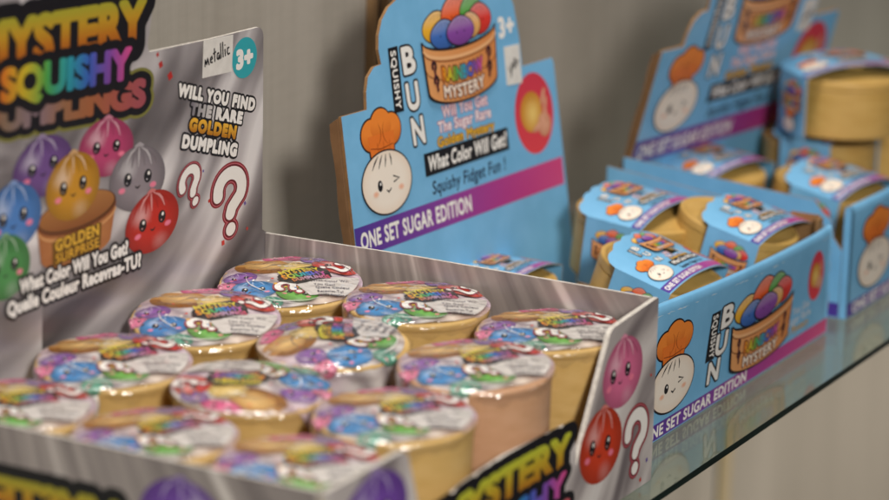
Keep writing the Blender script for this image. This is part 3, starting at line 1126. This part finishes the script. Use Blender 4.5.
def tub_label(parent):
    """printed label under clear film: over the lid and a little way down one side of the rim; u to the right, v away"""
    R = TR - .02
    rng = random.Random(3)

    def xf(u, v, h):
        r = math.hypot(u, v)
        a = math.atan2(v, u)
        wob = .022 * math.sin(7 * a + 3 * r) + .018 * math.sin(11 * a - 5 * r) + .02 * math.sin(3 * a + 6 * r)
        edge = .09
        if r <= R - edge:
            d = .26 * (1 - (r / R) ** 2)
            rr, z, hx_, hz_ = r, TH + .03 + d + wob * (r / R), 0, 1
        else:
            t = (r - (R - edge)) / edge
            if t < 1:
                ang = t * PI / 2
                rr, z = R - edge + (edge + .05) * math.sin(ang), TH + .03 - edge * (1 - math.cos(ang))
                hx_, hz_ = math.sin(ang), math.cos(ang)
            else:
                rr, z, hx_, hz_ = R + .05, TH + .03 - edge - (r - R), 1, 0
        rr += h * hx_
        z += h * hz_
        return (rr * math.cos(a), rr * math.sin(a), z)
    # base of the label: polar grid, skirt on the left and left-front
    n, verts, faces, cols = 96, [], [], []

    def skirt(a):
        d = math.degrees(a) % 360
        if 165 <= d <= 262:
            e = min(1, (d - 165) / 10, (262 - d) / 3)
            return R + 1.15 * e + .05 * math.sin(d * .5)
        if 262 < d < 330:
            return R - .10 - .16 * math.sin((d - 262) / 68 * PI)
        return R - .04
    K = 14
    silver1, silver2, sil3 = hexc('#a69d9e'), hexc('#dcd6d3'), hexc('#7d7478')
    for k in range(K + 1):
        for i in range(n):
            a = 2 * PI * i / n
            r = skirt(a) * (k / K if k else .001)
            u, v = r * math.cos(a), r * math.sin(a)
            verts.append(xf(u, v, 0))
            s = math.sin(5 * (math.hypot(u + 5, v + 3)) + 1.5 * math.sin(a))
            c_ = mix(mix(silver1, silver2, .5 + .5 * s), sil3, max(0, -s) * .4)
            c_ = mix(c_, hexc('#c9a0c4'), .55 * max(0, math.sin(2.1 * a + 1.2)) * (k / K))
            cols.append(mix(c_, hexc('#d8b48a'), .5 * max(0, math.sin(1.7 * a - 2.0)) * (k / K)))
    for k in range(K):
        for i in range(n):
            j = (i + 1) % n
            faces.append((k * n + i, (k + 1) * n + i, (k + 1) * n + j, k * n + j))
    lab = link('lid_label', verts, faces, MAT['film_ink'], parent, cols=cols, smooth=True)
    A = Art(xf, lab, MAT['film_ink'], dz=.004, h0=.008, maxlen=.32)
    A.clip = lambda u, v: math.hypot(u, v) < skirt(math.atan2(v, u)) - .02
    S = R
    A.begin('printed_steamer')
    br, br2 = hexc('#a87438'), hexc('#cfa062')
    A.blob(-.42 * S, .42 * S, .42 * S, .30 * S, lambda x, y: mix(br2, br, math.hypot(x, y) * .9), -8, 32, 5)
    A.blob(-.40 * S, .47 * S, .33 * S, .20 * S, lambda x, y: mix(hexc('#e3bd7c'), hexc('#b98a48'), math.hypot(x, y)), -8, 28, 4)
    for k in range(3):
        A.stroke(arc(-.42 * S, .42 * S, (.40 - .05 * k) * S, (.28 - .04 * k) * S, 185, 350, 18), .05 * S, hexc('#8a5a26'))
    A.begin('printed_dumpling'); dumpling(A, .05 * S, .40 * S, .25 * S, .24 * S, '#e3c474', 15, face=False)
    A.begin('printed_dumpling'); dumpling(A, -.20 * S, .83 * S, .30 * S, .15 * S, '#d75f8c', 6)
    A.begin('printed_dumpling'); dumpling(A, .26 * S, .78 * S, .22 * S, .15 * S, '#9a7ab8', -10)
    A.begin('printed_dumpling'); dumpling(A, .58 * S, .52 * S, .36 * S, .26 * S, '#d8402a', -20)
    qmark(A, .58 * S, .50 * S, .42 * S, -70, 1.1, h=.05)
    A.begin('printed_dumpling'); dumpling(A, -.70 * S, -.06 * S, .24 * S, .21 * S, '#8c5fa8', 20)
    A.begin('printed_dumpling'); dumpling(A, -.88 * S, -.36 * S, .16 * S, .14 * S, '#dc7c9c', 30)
    A.begin('printed_dumpling'); dumpling(A, -.46 * S, -.48 * S, .33 * S, .29 * S, '#3f8ccc', 10)
    A.begin('printed_dumpling'); dumpling(A, -.20 * S, -.86 * S, .20 * S, .16 * S, '#5aa088', 10)
    A.begin('printed_dumpling'); dumpling(A, .16 * S, -.56 * S, .30 * S, .24 * S, '#6aaa4c', -6)
    qmark(A, .03 * S, -.42 * S, .42 * S, 55, 1.1, h=.05)
    A.begin('spangle_print')
    for k in range(34):
        q, w_ = rng.random() * 2 * PI, (.25 + .7 * rng.random()) * S
        A.blob(w_ * math.cos(q), w_ * math.sin(q), .05 + .07 * rng.random(), .04 + .06 * rng.random(), hexc(rng.choice(('#d8402a', '#e8b23a', '#f4f1ec', '#8c5fa8', '#5a4a58', '#f4f1ec', '#3f8ccc', '#6b5a44', '#dc7c9c'))), rng.random() * 90, 7)
    for k in range(6):
        a0 = rng.random() * 360
        A.stroke(arc(0, 0, (.55 + .07 * k) * S, (.55 + .07 * k) * S, a0, a0 + 70, 14), .05 + .06 * rng.random(), hexc(rng.choice(('#8d8588', '#f4f1ec', '#6d6468'))), .9)
    A.begin('white_panel')
    pts = [(.34 * S, -.62 * S), (.10 * S, -.30 * S), (.30 * S, -.12 * S), (.95 * S, .20 * S)] + arc(0, 0, .955 * S, .955 * S, 11, -66, 16)
    A.poly(pts, hexc('#cfcac6'))
    tx = hexc('#4a4450')
    for k, (s_, a, b_) in enumerate((('What Color Will', .30, .84), ('You Get?', .36, .66), ('Quelle Couleur', .40, .88), ('Recevras-Tu?', .44, .80), ('squishy dumpling', .46, .82))):
        A.at(a * S, (-.20 - .105 * k) * S, 1, 1, 14)
        A.text(s_, 0, (b_ - a) * S, 0, .066 * S, ((.02, tx),), res=16)
    A.at()
    A.begin('title_lettering')
    A.at(-.02 * S, -.06 * S, 1, 1, 28)
    A.poly([(-.16 * S, -.13 * S), (.02 * S, -.30 * S), (.58 * S, -.18 * S), (.62 * S, .10 * S), (.46 * S, .30 * S), (.02 * S, .22 * S), (-.16 * S, .04 * S)], BLACK)
    A.text('MYSTERY', -.08 * S, .50 * S, .055 * S, .15 * S, ((.05, lambda u, v: ramp([hexc('#c98f1e'), hexc('#d8d23a')], v)),), res=26, arch=.03 * S)
    A.text('SQUISHY', -.10 * S, .54 * S, -.09 * S, .13 * S, ((.05, lambda u, v: ramp(RAINBOW, u)),), res=26, arch=.03 * S)
    A.text('DUMPLINGS', .0 * S, .55 * S, -.21 * S, .10 * S, ((.05, lambda u, v: ramp([hexc('#d07a2c'), hexc('#b59ac0'), hexc('#d0506a')], u)),), res=24, arch=.02 * S)
    A.at()
    A.end()
    # crinkled clear film hanging a few millimetres over the rim
    n, verts, faces = 120, [], []
    for k in range(5):
        for i in range(n):
            a = 2 * PI * i / n
            dr = .05 * rng.random() * k / 4 + .03 * math.sin(17 * a) * k / 4
            z = TH + .06 - k * (.12 + .05 * math.sin(5 * a + 1) + .04 * math.sin(9 * a + 2) + .02 * math.sin(23 * a))
            r = TR - .16 if k == 0 else TR + .07 + dr
            verts.append((r * math.cos(a), r * math.sin(a), z if k else TH + .11))
    for k in range(4):
        for i in range(n):
            j = (i + 1) % n
            faces.append((k * n + i, k * n + j, (k + 1) * n + j, (k + 1) * n + i))
    link('shrink_film', verts, faces, MAT['film'], parent, smooth=True)


BASE_ROT = math.radians(28.6 - 90)
ROWS = ('row nearest the pink dumpling panel', 'second row from the pink dumpling panel', 'third row from the pink dumpling panel', 'last row, by the near end of the box')
WHERE = ('against the tall header card', 'in the middle between header card and front', 'by the low front of the box')
LEAN = {(0, 0): (.30, 6), (0, 1): (.42, 1), (0, 2): (.22, 1), (1, 0): (.36, 7), (1, 1): (.32, 3), (1, 2): (.45, 3), (2, 0): (.15, 4)}      # rise in cm, lean towards the near end in degrees
TURN = {(1, 1): 62, (2, 1): 150}
proto = {}
SPOT = {
    (0, 0): 'round tan tub against the tall header card, in the corner farthest from the near end',
    (0, 1): 'round tan tub along the bare silver side wall, middle one of its three',
    (0, 2): 'round tan tub in the front corner right behind the pink printed dumpling',
    (1, 0): 'round tan tub against the header card, below the red printed dumpling and question marks',
    (1, 1): 'round tub with its label turned so pink sits at the back, second row middle',
    (1, 2): 'peach coloured round tub behind the low cut in the silver front',
    (2, 0): 'round tan tub against the header card, below the printed what color caption',
    (2, 1): 'round tub with its label turned so red and gold face the near side',
    (2, 2): 'round tan tub by the front wall, between the peach tub and the near end',
    (3, 0): 'round tub cut by the left frame edge, beside the header card',
    (3, 1): 'blurred round tub in the middle of the row at the near end',
    (3, 2): 'blurred round tub in the near front corner above the purple printed dumpling'}
for (i, j), lb in SPOT.items():
    kind = 'peach' if (i, j) == (1, 2) else 'tan'
    if kind not in proto:
        if not proto:
            t = thing('squishy_tub', lb, 'tub', group=TUB_GROUP)
            tub_body(t, MAT['tan'])
            tub_label(t)
        else:
            t = copy_tree(proto['tan'])
            for ch in t.children:
                if ch.name.startswith('cup'):
                    ch.data = ch.data.copy()
                    ch.data.materials[0] = MAT['peach']
        proto[kind] = t
    else:
        t = copy_tree(proto[kind])
    jit = random.Random(i * 7 + j)
    x = -3.64 - 7.19 * i + (jit.random() - .5) * .1
    y = -3.65 - 6.90 * j + (jit.random() - .5) * .08
    ddx, ddy = {(2, 1): (.35, .2), (2, 2): (.4, .1), (1, 0): (-.1, 0), (1, 1): (-.15, .05)}.get((i, j), (0, 0))
    dz, lean = LEAN.get((i, j), (.05, 2))
    R = Matrix.Rotation(math.radians(lean), 4, Vector((.479, -.878, 0))) @ Matrix.Rotation(math.radians((jit.random() - .5) * 3), 4, 'X') @ \
        Matrix.Rotation(BASE_ROT + math.radians(TURN.get((i, j), 0) + (jit.random() - .5) * 14), 4, 'Z')
    lid = Vector((x + ddx, y + ddy, .17 + TH + dz))
    foot = lid - R @ Vector((0, 0, TH))
    t.location = foot * CM
    t.rotation_euler = R.to_euler()
    t['label'] = lb

# ================================================================== blue bun display boxes
def bun_box(label, X0, O, U, V, front_h, back_h, price, gap=False, flap=.38):
    """X0: left end of the box; O, U, V: frame of the header card (cm)"""
    YF = -18.865
    LEN = 24.1
    root = thing('bun_display_box', label, 'display box', (X0, 0, .02), group='blue bun display boxes on the glass shelf')
    O = np.array(O) - np.array((X0, 0, .02))
    U, V = np.array(U), np.array(V)
    NN = np.cross(U, V)          # towards the viewer (-y)
    NN = NN / np.linalg.norm(NN)
    hxf = lambda u, v, h: tuple(O + U * u + V * v + NN * h)
    vb = -(O[2] - .02) / V[2] + .03
    out = [(0, vb), (20.25, vb), (20.2, -7.0), (20.05, -.4), (19.9, -.08), (16.85, -.08), (16.82, 1.5), (16.6, 3.2), (16.0, 4.6)] + \
          [(15.0, 5.6), (14.0, 6.0), (13.4, 6.7), (12.0, 7.3), (10.6, 7.4), (9.4, 6.9), (8.8, 6.2), (7.6, 6.1), (6.5, 5.7), (5.7, 5.0)] + \
          [(5.0, 4.75), (4.3, 4.2), (3.9, 3.5), (3.75, 2.8), (3.85, 2.05), (3.2, 2.02), (2.6, 1.6), (2.32, .9), (2.2, .04), (0, .06)]
    hd = card('header_card', out, .18, hxf, [MAT['blue'], MAT['kraft'], MAT['kraft']], root)
    A = Art(hxf, hd, MAT['ink'])
    bun_header_art(A, price=True)
    # hand-written price sticker
    sx = lambda u, v, h: hxf(u, v, h + .03)
    st = card('paper_sticker', [(15.15, -.85), (16.65, -.95), (16.72, 1.15), (15.2, 1.2)], .02, sx, [MAT['sticker']] * 3, hd)
    A = Art(sx, st, MAT['ink'])
    A.begin('handwriting')
    for q in ([(15.45, .1), (15.6, -.25), (15.8, .25)], [(15.8, .22), (15.62, -.5)], [(15.9, .05), (16.0, .3), (15.95, -.1)], [(16.08, .5), (16.1, -.05)], [(16.2, .45), (16.3, 0)], [(16.33, .2), (16.5, .32)]):
        A.stroke(q, .09, BLACK)
    A.end()
    # folded return flap down the left edge of the header
    b = MB()
    wav = lambda k: .05 * math.sin(k * 1.7)
    rows = 14
    vs = []
    for k in range(rows + 1):
        v = -.02 + (vb + .3) * k / rows
        for w in (0.0, 1.0):
            dep = (flap + wav(k)) * w
            for h in (0, .16):
                vs.append(tuple(O + U * (-.01 - .10 * w - h) + V * (v - .25 * w * (k == 0)) + NN * (-.18 - dep)))
    fs = []
    for k in range(rows):
        a, c = k * 4, (k + 1) * 4
        fs += [(a, a + 2, c + 2, c), (a + 1, c + 1, c + 3, a + 3), (a, c, c + 1, a + 1), (a + 2, a + 3, c + 3, c + 2)]
    fs += [(0, 1, 3, 2), (rows * 4, rows * 4 + 2, rows * 4 + 3, rows * 4 + 1)]
    b.add(vs, fs)
    b.build('side_flap', MAT['dark_kraft'], root)
    # front wall: double card, rounded top, bulging a little
    TH_ = .42
    top = lambda u: front_h + 1.0 - 1.0 * min(1, u / 22) if not gap else front_h
    bulge = lambda u, v: .42 * math.sin(PI * max(0, min(1, u / LEN))) * max(0, v / front_h) ** 1.2
    fxf = lambda u, v, h: (u, YF - bulge(u, v) - h, v)
    nu, vs, fs, fm = 48, [], [], []
    prof = [(0.0, 0, 0), (0.0, .3, 0), (0.0, .6, 0), (0.0, .8, 0), (0.0, .93, 0), (.03, 1, -.10), (.12, 1, -.02), (.24, 1, 0), (.34, 1, -.03), (.40, 1, -.12), (TH_, .93, 0), (TH_, .5, 0), (TH_, 0, 0)]
    for i in range(nu + 1):
        u = LEN * i / nu
        for d, f, dz in prof:
            v = top(u) * f + dz
            x, y, z = fxf(u, v, 0)
            vs.append((x, y + d, z))
    P_ = len(prof)
    for i in range(nu):
        for k in range(P_ - 1):
            fs.append((i * P_ + k, (i + 1) * P_ + k, (i + 1) * P_ + k + 1, i * P_ + k + 1))
            fm.append(0)
    fs += [tuple(range(P_))[::-1], tuple(nu * P_ + k for k in range(P_))]
    fm += [0, 0]
    fp = link('front_panel', vs, fs, [MAT['blue'], MAT['kraft']], root, fm)
    for p in fp.data.polygons:
        p.use_smooth = len(p.vertices) == 4
    wr = random.Random(int(X0 * 10))
    A = Art(fxf, fp, MAT['ink'], maxlen=1.2, h0=.012)
    A.begin('worn_print')
    for k in range(26):
        u0 = wr.random() * LEN
        A.stroke([(u0, top(u0) * .925 - wr.random() * .06), (u0 + .25, top(u0) * .925 - wr.random() * .08), (u0 + .3 + wr.random() * .6, top(u0 + .5) * .925 - wr.random() * .06)], .03 + .05 * wr.random(), hexc('#c3dcea'), .9)
    for k in range(10):
        v0 = front_h * wr.random() * .8
        A.stroke([(LEN - .06, v0), (LEN - .09, v0 + .2), (LEN - .06, v0 + .3 + wr.random() * .4)], .04 + .05 * wr.random(), hexc('#d5dfe2'), .8)
    # shallow crease lines in the varnish
    for k in range(5):
        u0, v0 = wr.random() * LEN, front_h * (.3 + .5 * wr.random())
        a0 = wr.random() * PI
        A.stroke([(u0 + t * math.cos(a0) * 1.3, min(front_h * .9, max(.1, v0 + t * math.sin(a0) * .7 + .05 * math.sin(5 * t)))) for t in (0, .25, .5, .75, 1)], .025, hexc('#9fcbe6'), .9)
    A.end()
    bun_front_art(A)
    # end panels
    yb = min(O[1] + V[1] * (vb + 2), O[1] + V[1] * (vb + 7)) - .05
    for s in (0, 1):
        x = 0 if s == 0 else LEN - .12
        ue = 0 if s == 0 else 20.2
        y1 = (O + U * ue + V * (vb + 5))[1] - .35
        pts = [(YF + TH_ + .03, 0), (y1, 0), (y1, back_h), (YF + 3, front_h + (back_h - front_h) * .22), (YF + TH_ + .03, front_h - .02)]
        if gap and s == 0:
            pts = [(YF + TH_ + .03, 0), (y1, 0), (y1, back_h), (YF + 2.2, front_h + .1), (YF + 1.7, front_h - .5), (YF + 1.15, front_h - .9), (YF + 1.0, front_h - 1.8), (YF + .7, front_h - 2.2), (YF + TH_ + .03, front_h - 2.5)]
        e = card('end_panel', pts, .11, lambda u, v, h: (x - h, u, v), [MAT['blue'], MAT['blue'], MAT['kraft']], root)
        if s == 0:
            A = Art(lambda u, v, h: (x - h, u, v), e, MAT['ink'])
            A.begin('colour_band')
            A.poly([(YF + TH_ + .05, .06), (y1 - .1, .06), (y1 - .1, .86), (YF + TH_ + .05, .86)], hexc('#4b3596'))
            A.end()
    # glued corner tab of bare card inside the far front corner
    b = MB()
    b.box(LEN - .9, LEN - .22, YF + TH_ + .05, YF + TH_ + .22, .2, front_h + .45)
    b.box(LEN - .34, LEN - .21, YF + TH_ + .24, YF + 2.3, .2, front_h + .55)
    b.build('corner_tab', MAT['kraft'], root)
    # base and the raised tray the tubs lie on
    b = MB(); b.box(.2, LEN - .2, YF + TH_ + .05, -4.9, .0, .16)
    b.build('base_panel', MAT['kraft'], root)
    b = MB(); b.box(.25, LEN - .95, YF + TH_ + .3, -4.95, .95, 1.1)
    b.build('inner_tray', MAT['kraft'], root)
    return root


X2 = 2.95
bun_box('blue bun display box beside the silver box, its header card upright', X2, (3.046, -2.332, 14.167), (.99759836, -.06926404, 0), (0, .14338872, .98966645), 5.95, 7.45, True)
X3 = 29.85
bun_box('blue bun display box at the far right, its header card leaning forward', X3, (30.1, -7.0, 13.55), (.9905, -.1373, -.0051), (-.031, -.2591, .9653), 6.36, 7.35, True, gap=True, flap=.22)

# ================================================================== sleeved steamer tubs
SWD, SDP, SHS, SRISE = 7.5, 3.2, 3.7, .62      # sleeve: width, depth, side height, rise of the arched top
BR = 3.45                                      # steamer radius
BUN_GROUP = 'bun tubs in printed blue sleeves'


def sleeve_path():
    """cross-section of the sleeve in (x, z), starting at the left fold: returns function s -> (x, z, nx, nz) for the top"""
    n = 60
    pts = []
    for k in range(n + 1):
        t = k / n
        x = -SWD / 2 + SWD * t
        z = SHS + SRISE * (1 - abs(2 * t - 1) ** 2.4)
        pts.append((x, z))
    acc = [0]
    for k in range(n):
        acc.append(acc[-1] + math.dist(pts[k], pts[k + 1]))
    return pts, acc


SP, SA = sleeve_path()
STOP = SA[-1]


def sleeve_xf(s, t, h):
    """s along the arched top from the left fold (negative: down the left side), t from front to back"""
    y = -SDP / 2 + t
    if s < 0:
        return (-SWD / 2 - h, y, SHS + s)
    if s > STOP:
        return (SWD / 2 + h, y, SHS - (s - STOP))
    k = min(len(SA) - 2, max(0, int(np.searchsorted(SA, s)) - 1))
    f = (s - SA[k]) / (SA[k + 1] - SA[k])
    x = SP[k][0] + (SP[k + 1][0] - SP[k][0]) * f
    z = SP[k][1] + (SP[k + 1][1] - SP[k][1]) * f
    def nrm(k):
        k0, k1 = max(0, k - 1), min(len(SP) - 1, k + 1)
        dx, dz = SP[k1][0] - SP[k0][0], SP[k1][1] - SP[k0][1]
        d = math.hypot(dx, dz)
        return -dz / d, dx / d
    a, b_ = nrm(k), nrm(k + 1)
    return (x + (a[0] * (1 - f) + b_[0] * f) * h, y, z + (a[1] * (1 - f) + b_[1] * f) * h)


def make_bun_tub():
    root = thing('bun_tub', 'bun tub', 'tub', group=BUN_GROUP)
    b = MB()
    z1 = SHS - .25
    b.lathe([(0, 0), (BR - .14, 0), (BR - .10, .01), (BR - .06, .05), (BR - .05, .10), (BR - .04, .3), (BR - .02, z1 - .75), (BR - .02, z1 - .63), (BR - .02, z1 - .60), (BR - .05, z1 - .575), (BR - .08, z1 - .56), (BR - .08, z1 - .5)], 72)
    b.build('steamer_body', MAT['steamer'], root, smooth=True)
    b = MB()
    b.lathe([(BR - .10, z1 - .56), (BR - .04, z1 - .555), (BR - .01, z1 - .54), (BR, z1 - .50), (BR, z1 - .44), (BR, z1 - .14), (BR - .01, z1 - .07), (BR - .05, z1 - .02), (BR - .10, z1), (BR - .16, z1 + .005), (BR - .26, z1), (BR - .30, z1 - .02), (BR - .34, z1 - .05), (BR - .40, z1 - .06), (BR - .9, z1 - .01), (1.2, z1 + .16), (0, z1 + .2)], 72)
    b.build('steamer_lid', MAT['steamer'], root, smooth=True)
    # sleeve: one strip of card all the way round, with a scalloped back edge and a window in the top
    ss = sorted(set([-SHS + .02, -2.6, -1.3, -.02] + [STOP * k / 40 for k in range(41)] + [STOP + .02, STOP + 1.3, STOP + 2.6, STOP + SHS - .02]))
    nt_ = 16
    scal = lambda s: (.16 * abs(math.sin(s / STOP * PI * 6)) + 1.15 * math.sin(max(0, min(1, s / STOP)) * PI) ** .45) if 0 < s < STOP else .0
    verts, faces = [], []
    hole = lambda s, t: .505 * STOP < s < .655 * STOP and 1.85 < t < 2.55
    for s in ss:
        te = SDP + scal(s)
        for k in range(nt_ + 1):
            verts.append(sleeve_xf(s, te * k / nt_, 0))
    for i in range(len(ss) - 1):
        for k in range(nt_):
            sm = (ss[i] + ss[i + 1]) / 2
            te = SDP + scal(sm)
            if hole(sm, te * (k + .5) / nt_):
                continue
            a, c = i * (nt_ + 1) + k, (i + 1) * (nt_ + 1) + k
            faces.append((a, c, c + 1, a + 1))
    sl = link('sleeve', verts, faces, [MAT['blue'], MAT['white_card']], root)
    md = sl.modifiers.new('Solidify', 'SOLIDIFY')
    md.thickness = .045 * CM
    md.offset = -1
    md.material_offset_rim = 1
    A = Art(sleeve_xf, sl, MAT['ink'], dz=.005, h0=.014, maxlen=.35)
    A.clip = lambda s, t: not hole(s, t)
    A.at(0, 2.62, STOP / 20.0, .362)
    bun_header_art(A, small=True, price=False)
    # left side: steamer and chef again
    A.res = .6
    A.begin('printed_basket')
    keep = A.xf
    A.boxes = []
    A.xf = lambda u, v, h: keep(-3.7 + v, 3.05 - u, h)
    A.clip = lambda u, v: .02 < v < 3.66 and .02 < u < 3.0
    A.at(1.55, 2.35, .34, .34)
    basket(A, 0, 0, 6.7, 4.6)
    A.begin('printed_chef_bun')
    A.at(1.5, .70, .30, .26)
    chef_bun(A, 0, 0, 4.3, 3.2)
    A.end()
    return root


def place(o, fold, yaw, tilt, roll, label, k=1.0):
    """puts the front end of the left fold of a sleeve at a point (cm)"""
    R = Matrix.Rotation(yaw, 4, 'Z') @ Matrix.Rotation(tilt, 4, 'X') @ Matrix.Rotation(roll, 4, 'Y')
    p = R @ Vector((-SWD / 2, -SDP / 2, SHS))
    o.rotation_euler = R.to_euler()
    o.location = [(fold[i] - p[i] * k) * CM for i in range(3)]
    o.scale = (k, k, k)
    o['label'] = label


D = math.radians
BUNS = [((11.0, -16.7, 5.62), 0, 16, 3, 'sharpest bun tub, resting on the front wall by the silver box corner'),
        ((20.0, -17.6, 6.25), -2, 13, 3, 'bun tub in the nearer blue box, front right corner, tan rim poking out behind'),
        ((18.3, -11.6, 6.55), 0, 6, 0, 'bun tub raised at the back of the nearer blue box, its side picture visible'),
        ((10.7, -7.7, 4.35), 0, 0, 0, 'bun tub lying low under the nearer header card, mostly hidden by the silver wall'),
        ((33.0, -8.9, 5.75), -10, 6, 0, 'bun tub under the leaning header card of the farther blue box'),
        ((36.0, -15.8, 5.0), -6, 9, 2, 'bun tub at the front of the farther blue box beside its torn corner'),
        ((42.0, -12.7, 6.75), -2, 0, 0, 'bun tub under another one, lower of the stack in the farther box'),
        ((40.2, -11.7, 10.95), -40, 0, 0, 'bun tub on top of the stack, large bare tan steamer facing forward'),
        ((49.9, -12.7, 6.35), 0, 0, 0, 'bun tub cut by the right frame edge, beside the stack')]
bp_ = make_bun_tub()
for i, (fold, yw, ti, ro, lb) in enumerate(BUNS):
    o = bp_ if i == 0 else copy_tree(bp_)
    place(o, fold, D(yw), D(ti), D(ro), lb, {1: .95, 3: .85, 4: .94}.get(i, 1.0))
    if i not in (1, 2):
        for ch in o.children:
            if ch.name.startswith('steamer'):
                ch.location.y += .35 * CM
    if i == 2:
        for ch in o.children:
            if ch.name.startswith('steamer'):
                ch.location.y += -.15 * CM
    if i == 1:                 # this tub has slid back in its sleeve and is a little smaller
        for ch in o.children:
            if ch.name.startswith('steamer'):
                ch.location.y += 1.0 * CM

# ================================================================== camera
Cp = Vector((-118.61575659, -74.60473198, 45.63729474)) * CM
r = Vector((0.48426813, -0.87460879, 0.02332038))
u = Vector((0.216179, 0.14544045, 0.96546036))
fw = Vector((0.84779185, 0.46250031, -0.25950423))
cam = bpy.data.cameras.new('camera')
co = bpy.data.objects.new('camera', cam)
COL.objects.link(co)
M = Matrix.Identity(4)
for i in range(3):
    M[i][0], M[i][1], M[i][2], M[i][3] = r[i], u[i], -fw[i], Cp[i]
co.matrix_world = M
cam.sensor_width = 36
cam.lens = 2968.634 / 889 * 36
cam.clip_start = .05
cam.clip_end = 50
cam.dof.use_dof = True
cam.dof.focus_distance = 1.415
cam.dof.aperture_fstop = 5.6
cam.dof.aperture_blades = 9
SC.camera = co

# ================================================================== light: shop ceiling lamps, and an added fill under the shelf
def area(name, loc, target, size, size_y, power, color):
    l = bpy.data.lights.new(name, 'AREA')
    l.shape = 'RECTANGLE'
    l.size, l.size_y = size, size_y
    l.energy = power
    l.color = color
    o = bpy.data.objects.new(name, l)
    COL.objects.link(o)
    o.location = loc
    o.rotation_euler = (Vector(target) - Vector(loc)).to_track_quat('-Z', 'Y').to_euler()
    return o


area('ceiling_lamp_panel', (-1.35, -1.5, 1.02), (.08, -.1, .05), .30, .30, 31, (1, .94, .87))
area('ceiling_lamp_row', (.0, -.13, 1.5), (.03, -.11, .05), .7, .16, 17, (1, .94, .87))
area('far_ceiling_lamp', (1.9, -3.2, 1.3), (.7, 0, -.2), .8, .5, 3.5, (1, .90, .78))
area('under_shelf_fill', (1.05, -.32, -.10), (1.02, .0, -.62), 1.0, .10, 2.2, (1, .88, .74))  # added fill that brightens the wall below the shelf, not a real fitting
w = bpy.data.worlds.new('World')
SC.world = w
w.use_nodes = True
w.node_tree.nodes['Background'].inputs[0].default_value = (1, .93, .85, 1)
w.node_tree.nodes['Background'].inputs[1].default_value = .035

SC.view_settings.view_transform = 'Standard'
SC.view_settings.look = 'None'
SC.view_settings.exposure = 0.03
SC.view_settings.gamma = 1
SC.cycles.use_denoising = True
SC.cycles.max_bounces = 8
SC.cycles.transparent_max_bounces = 24
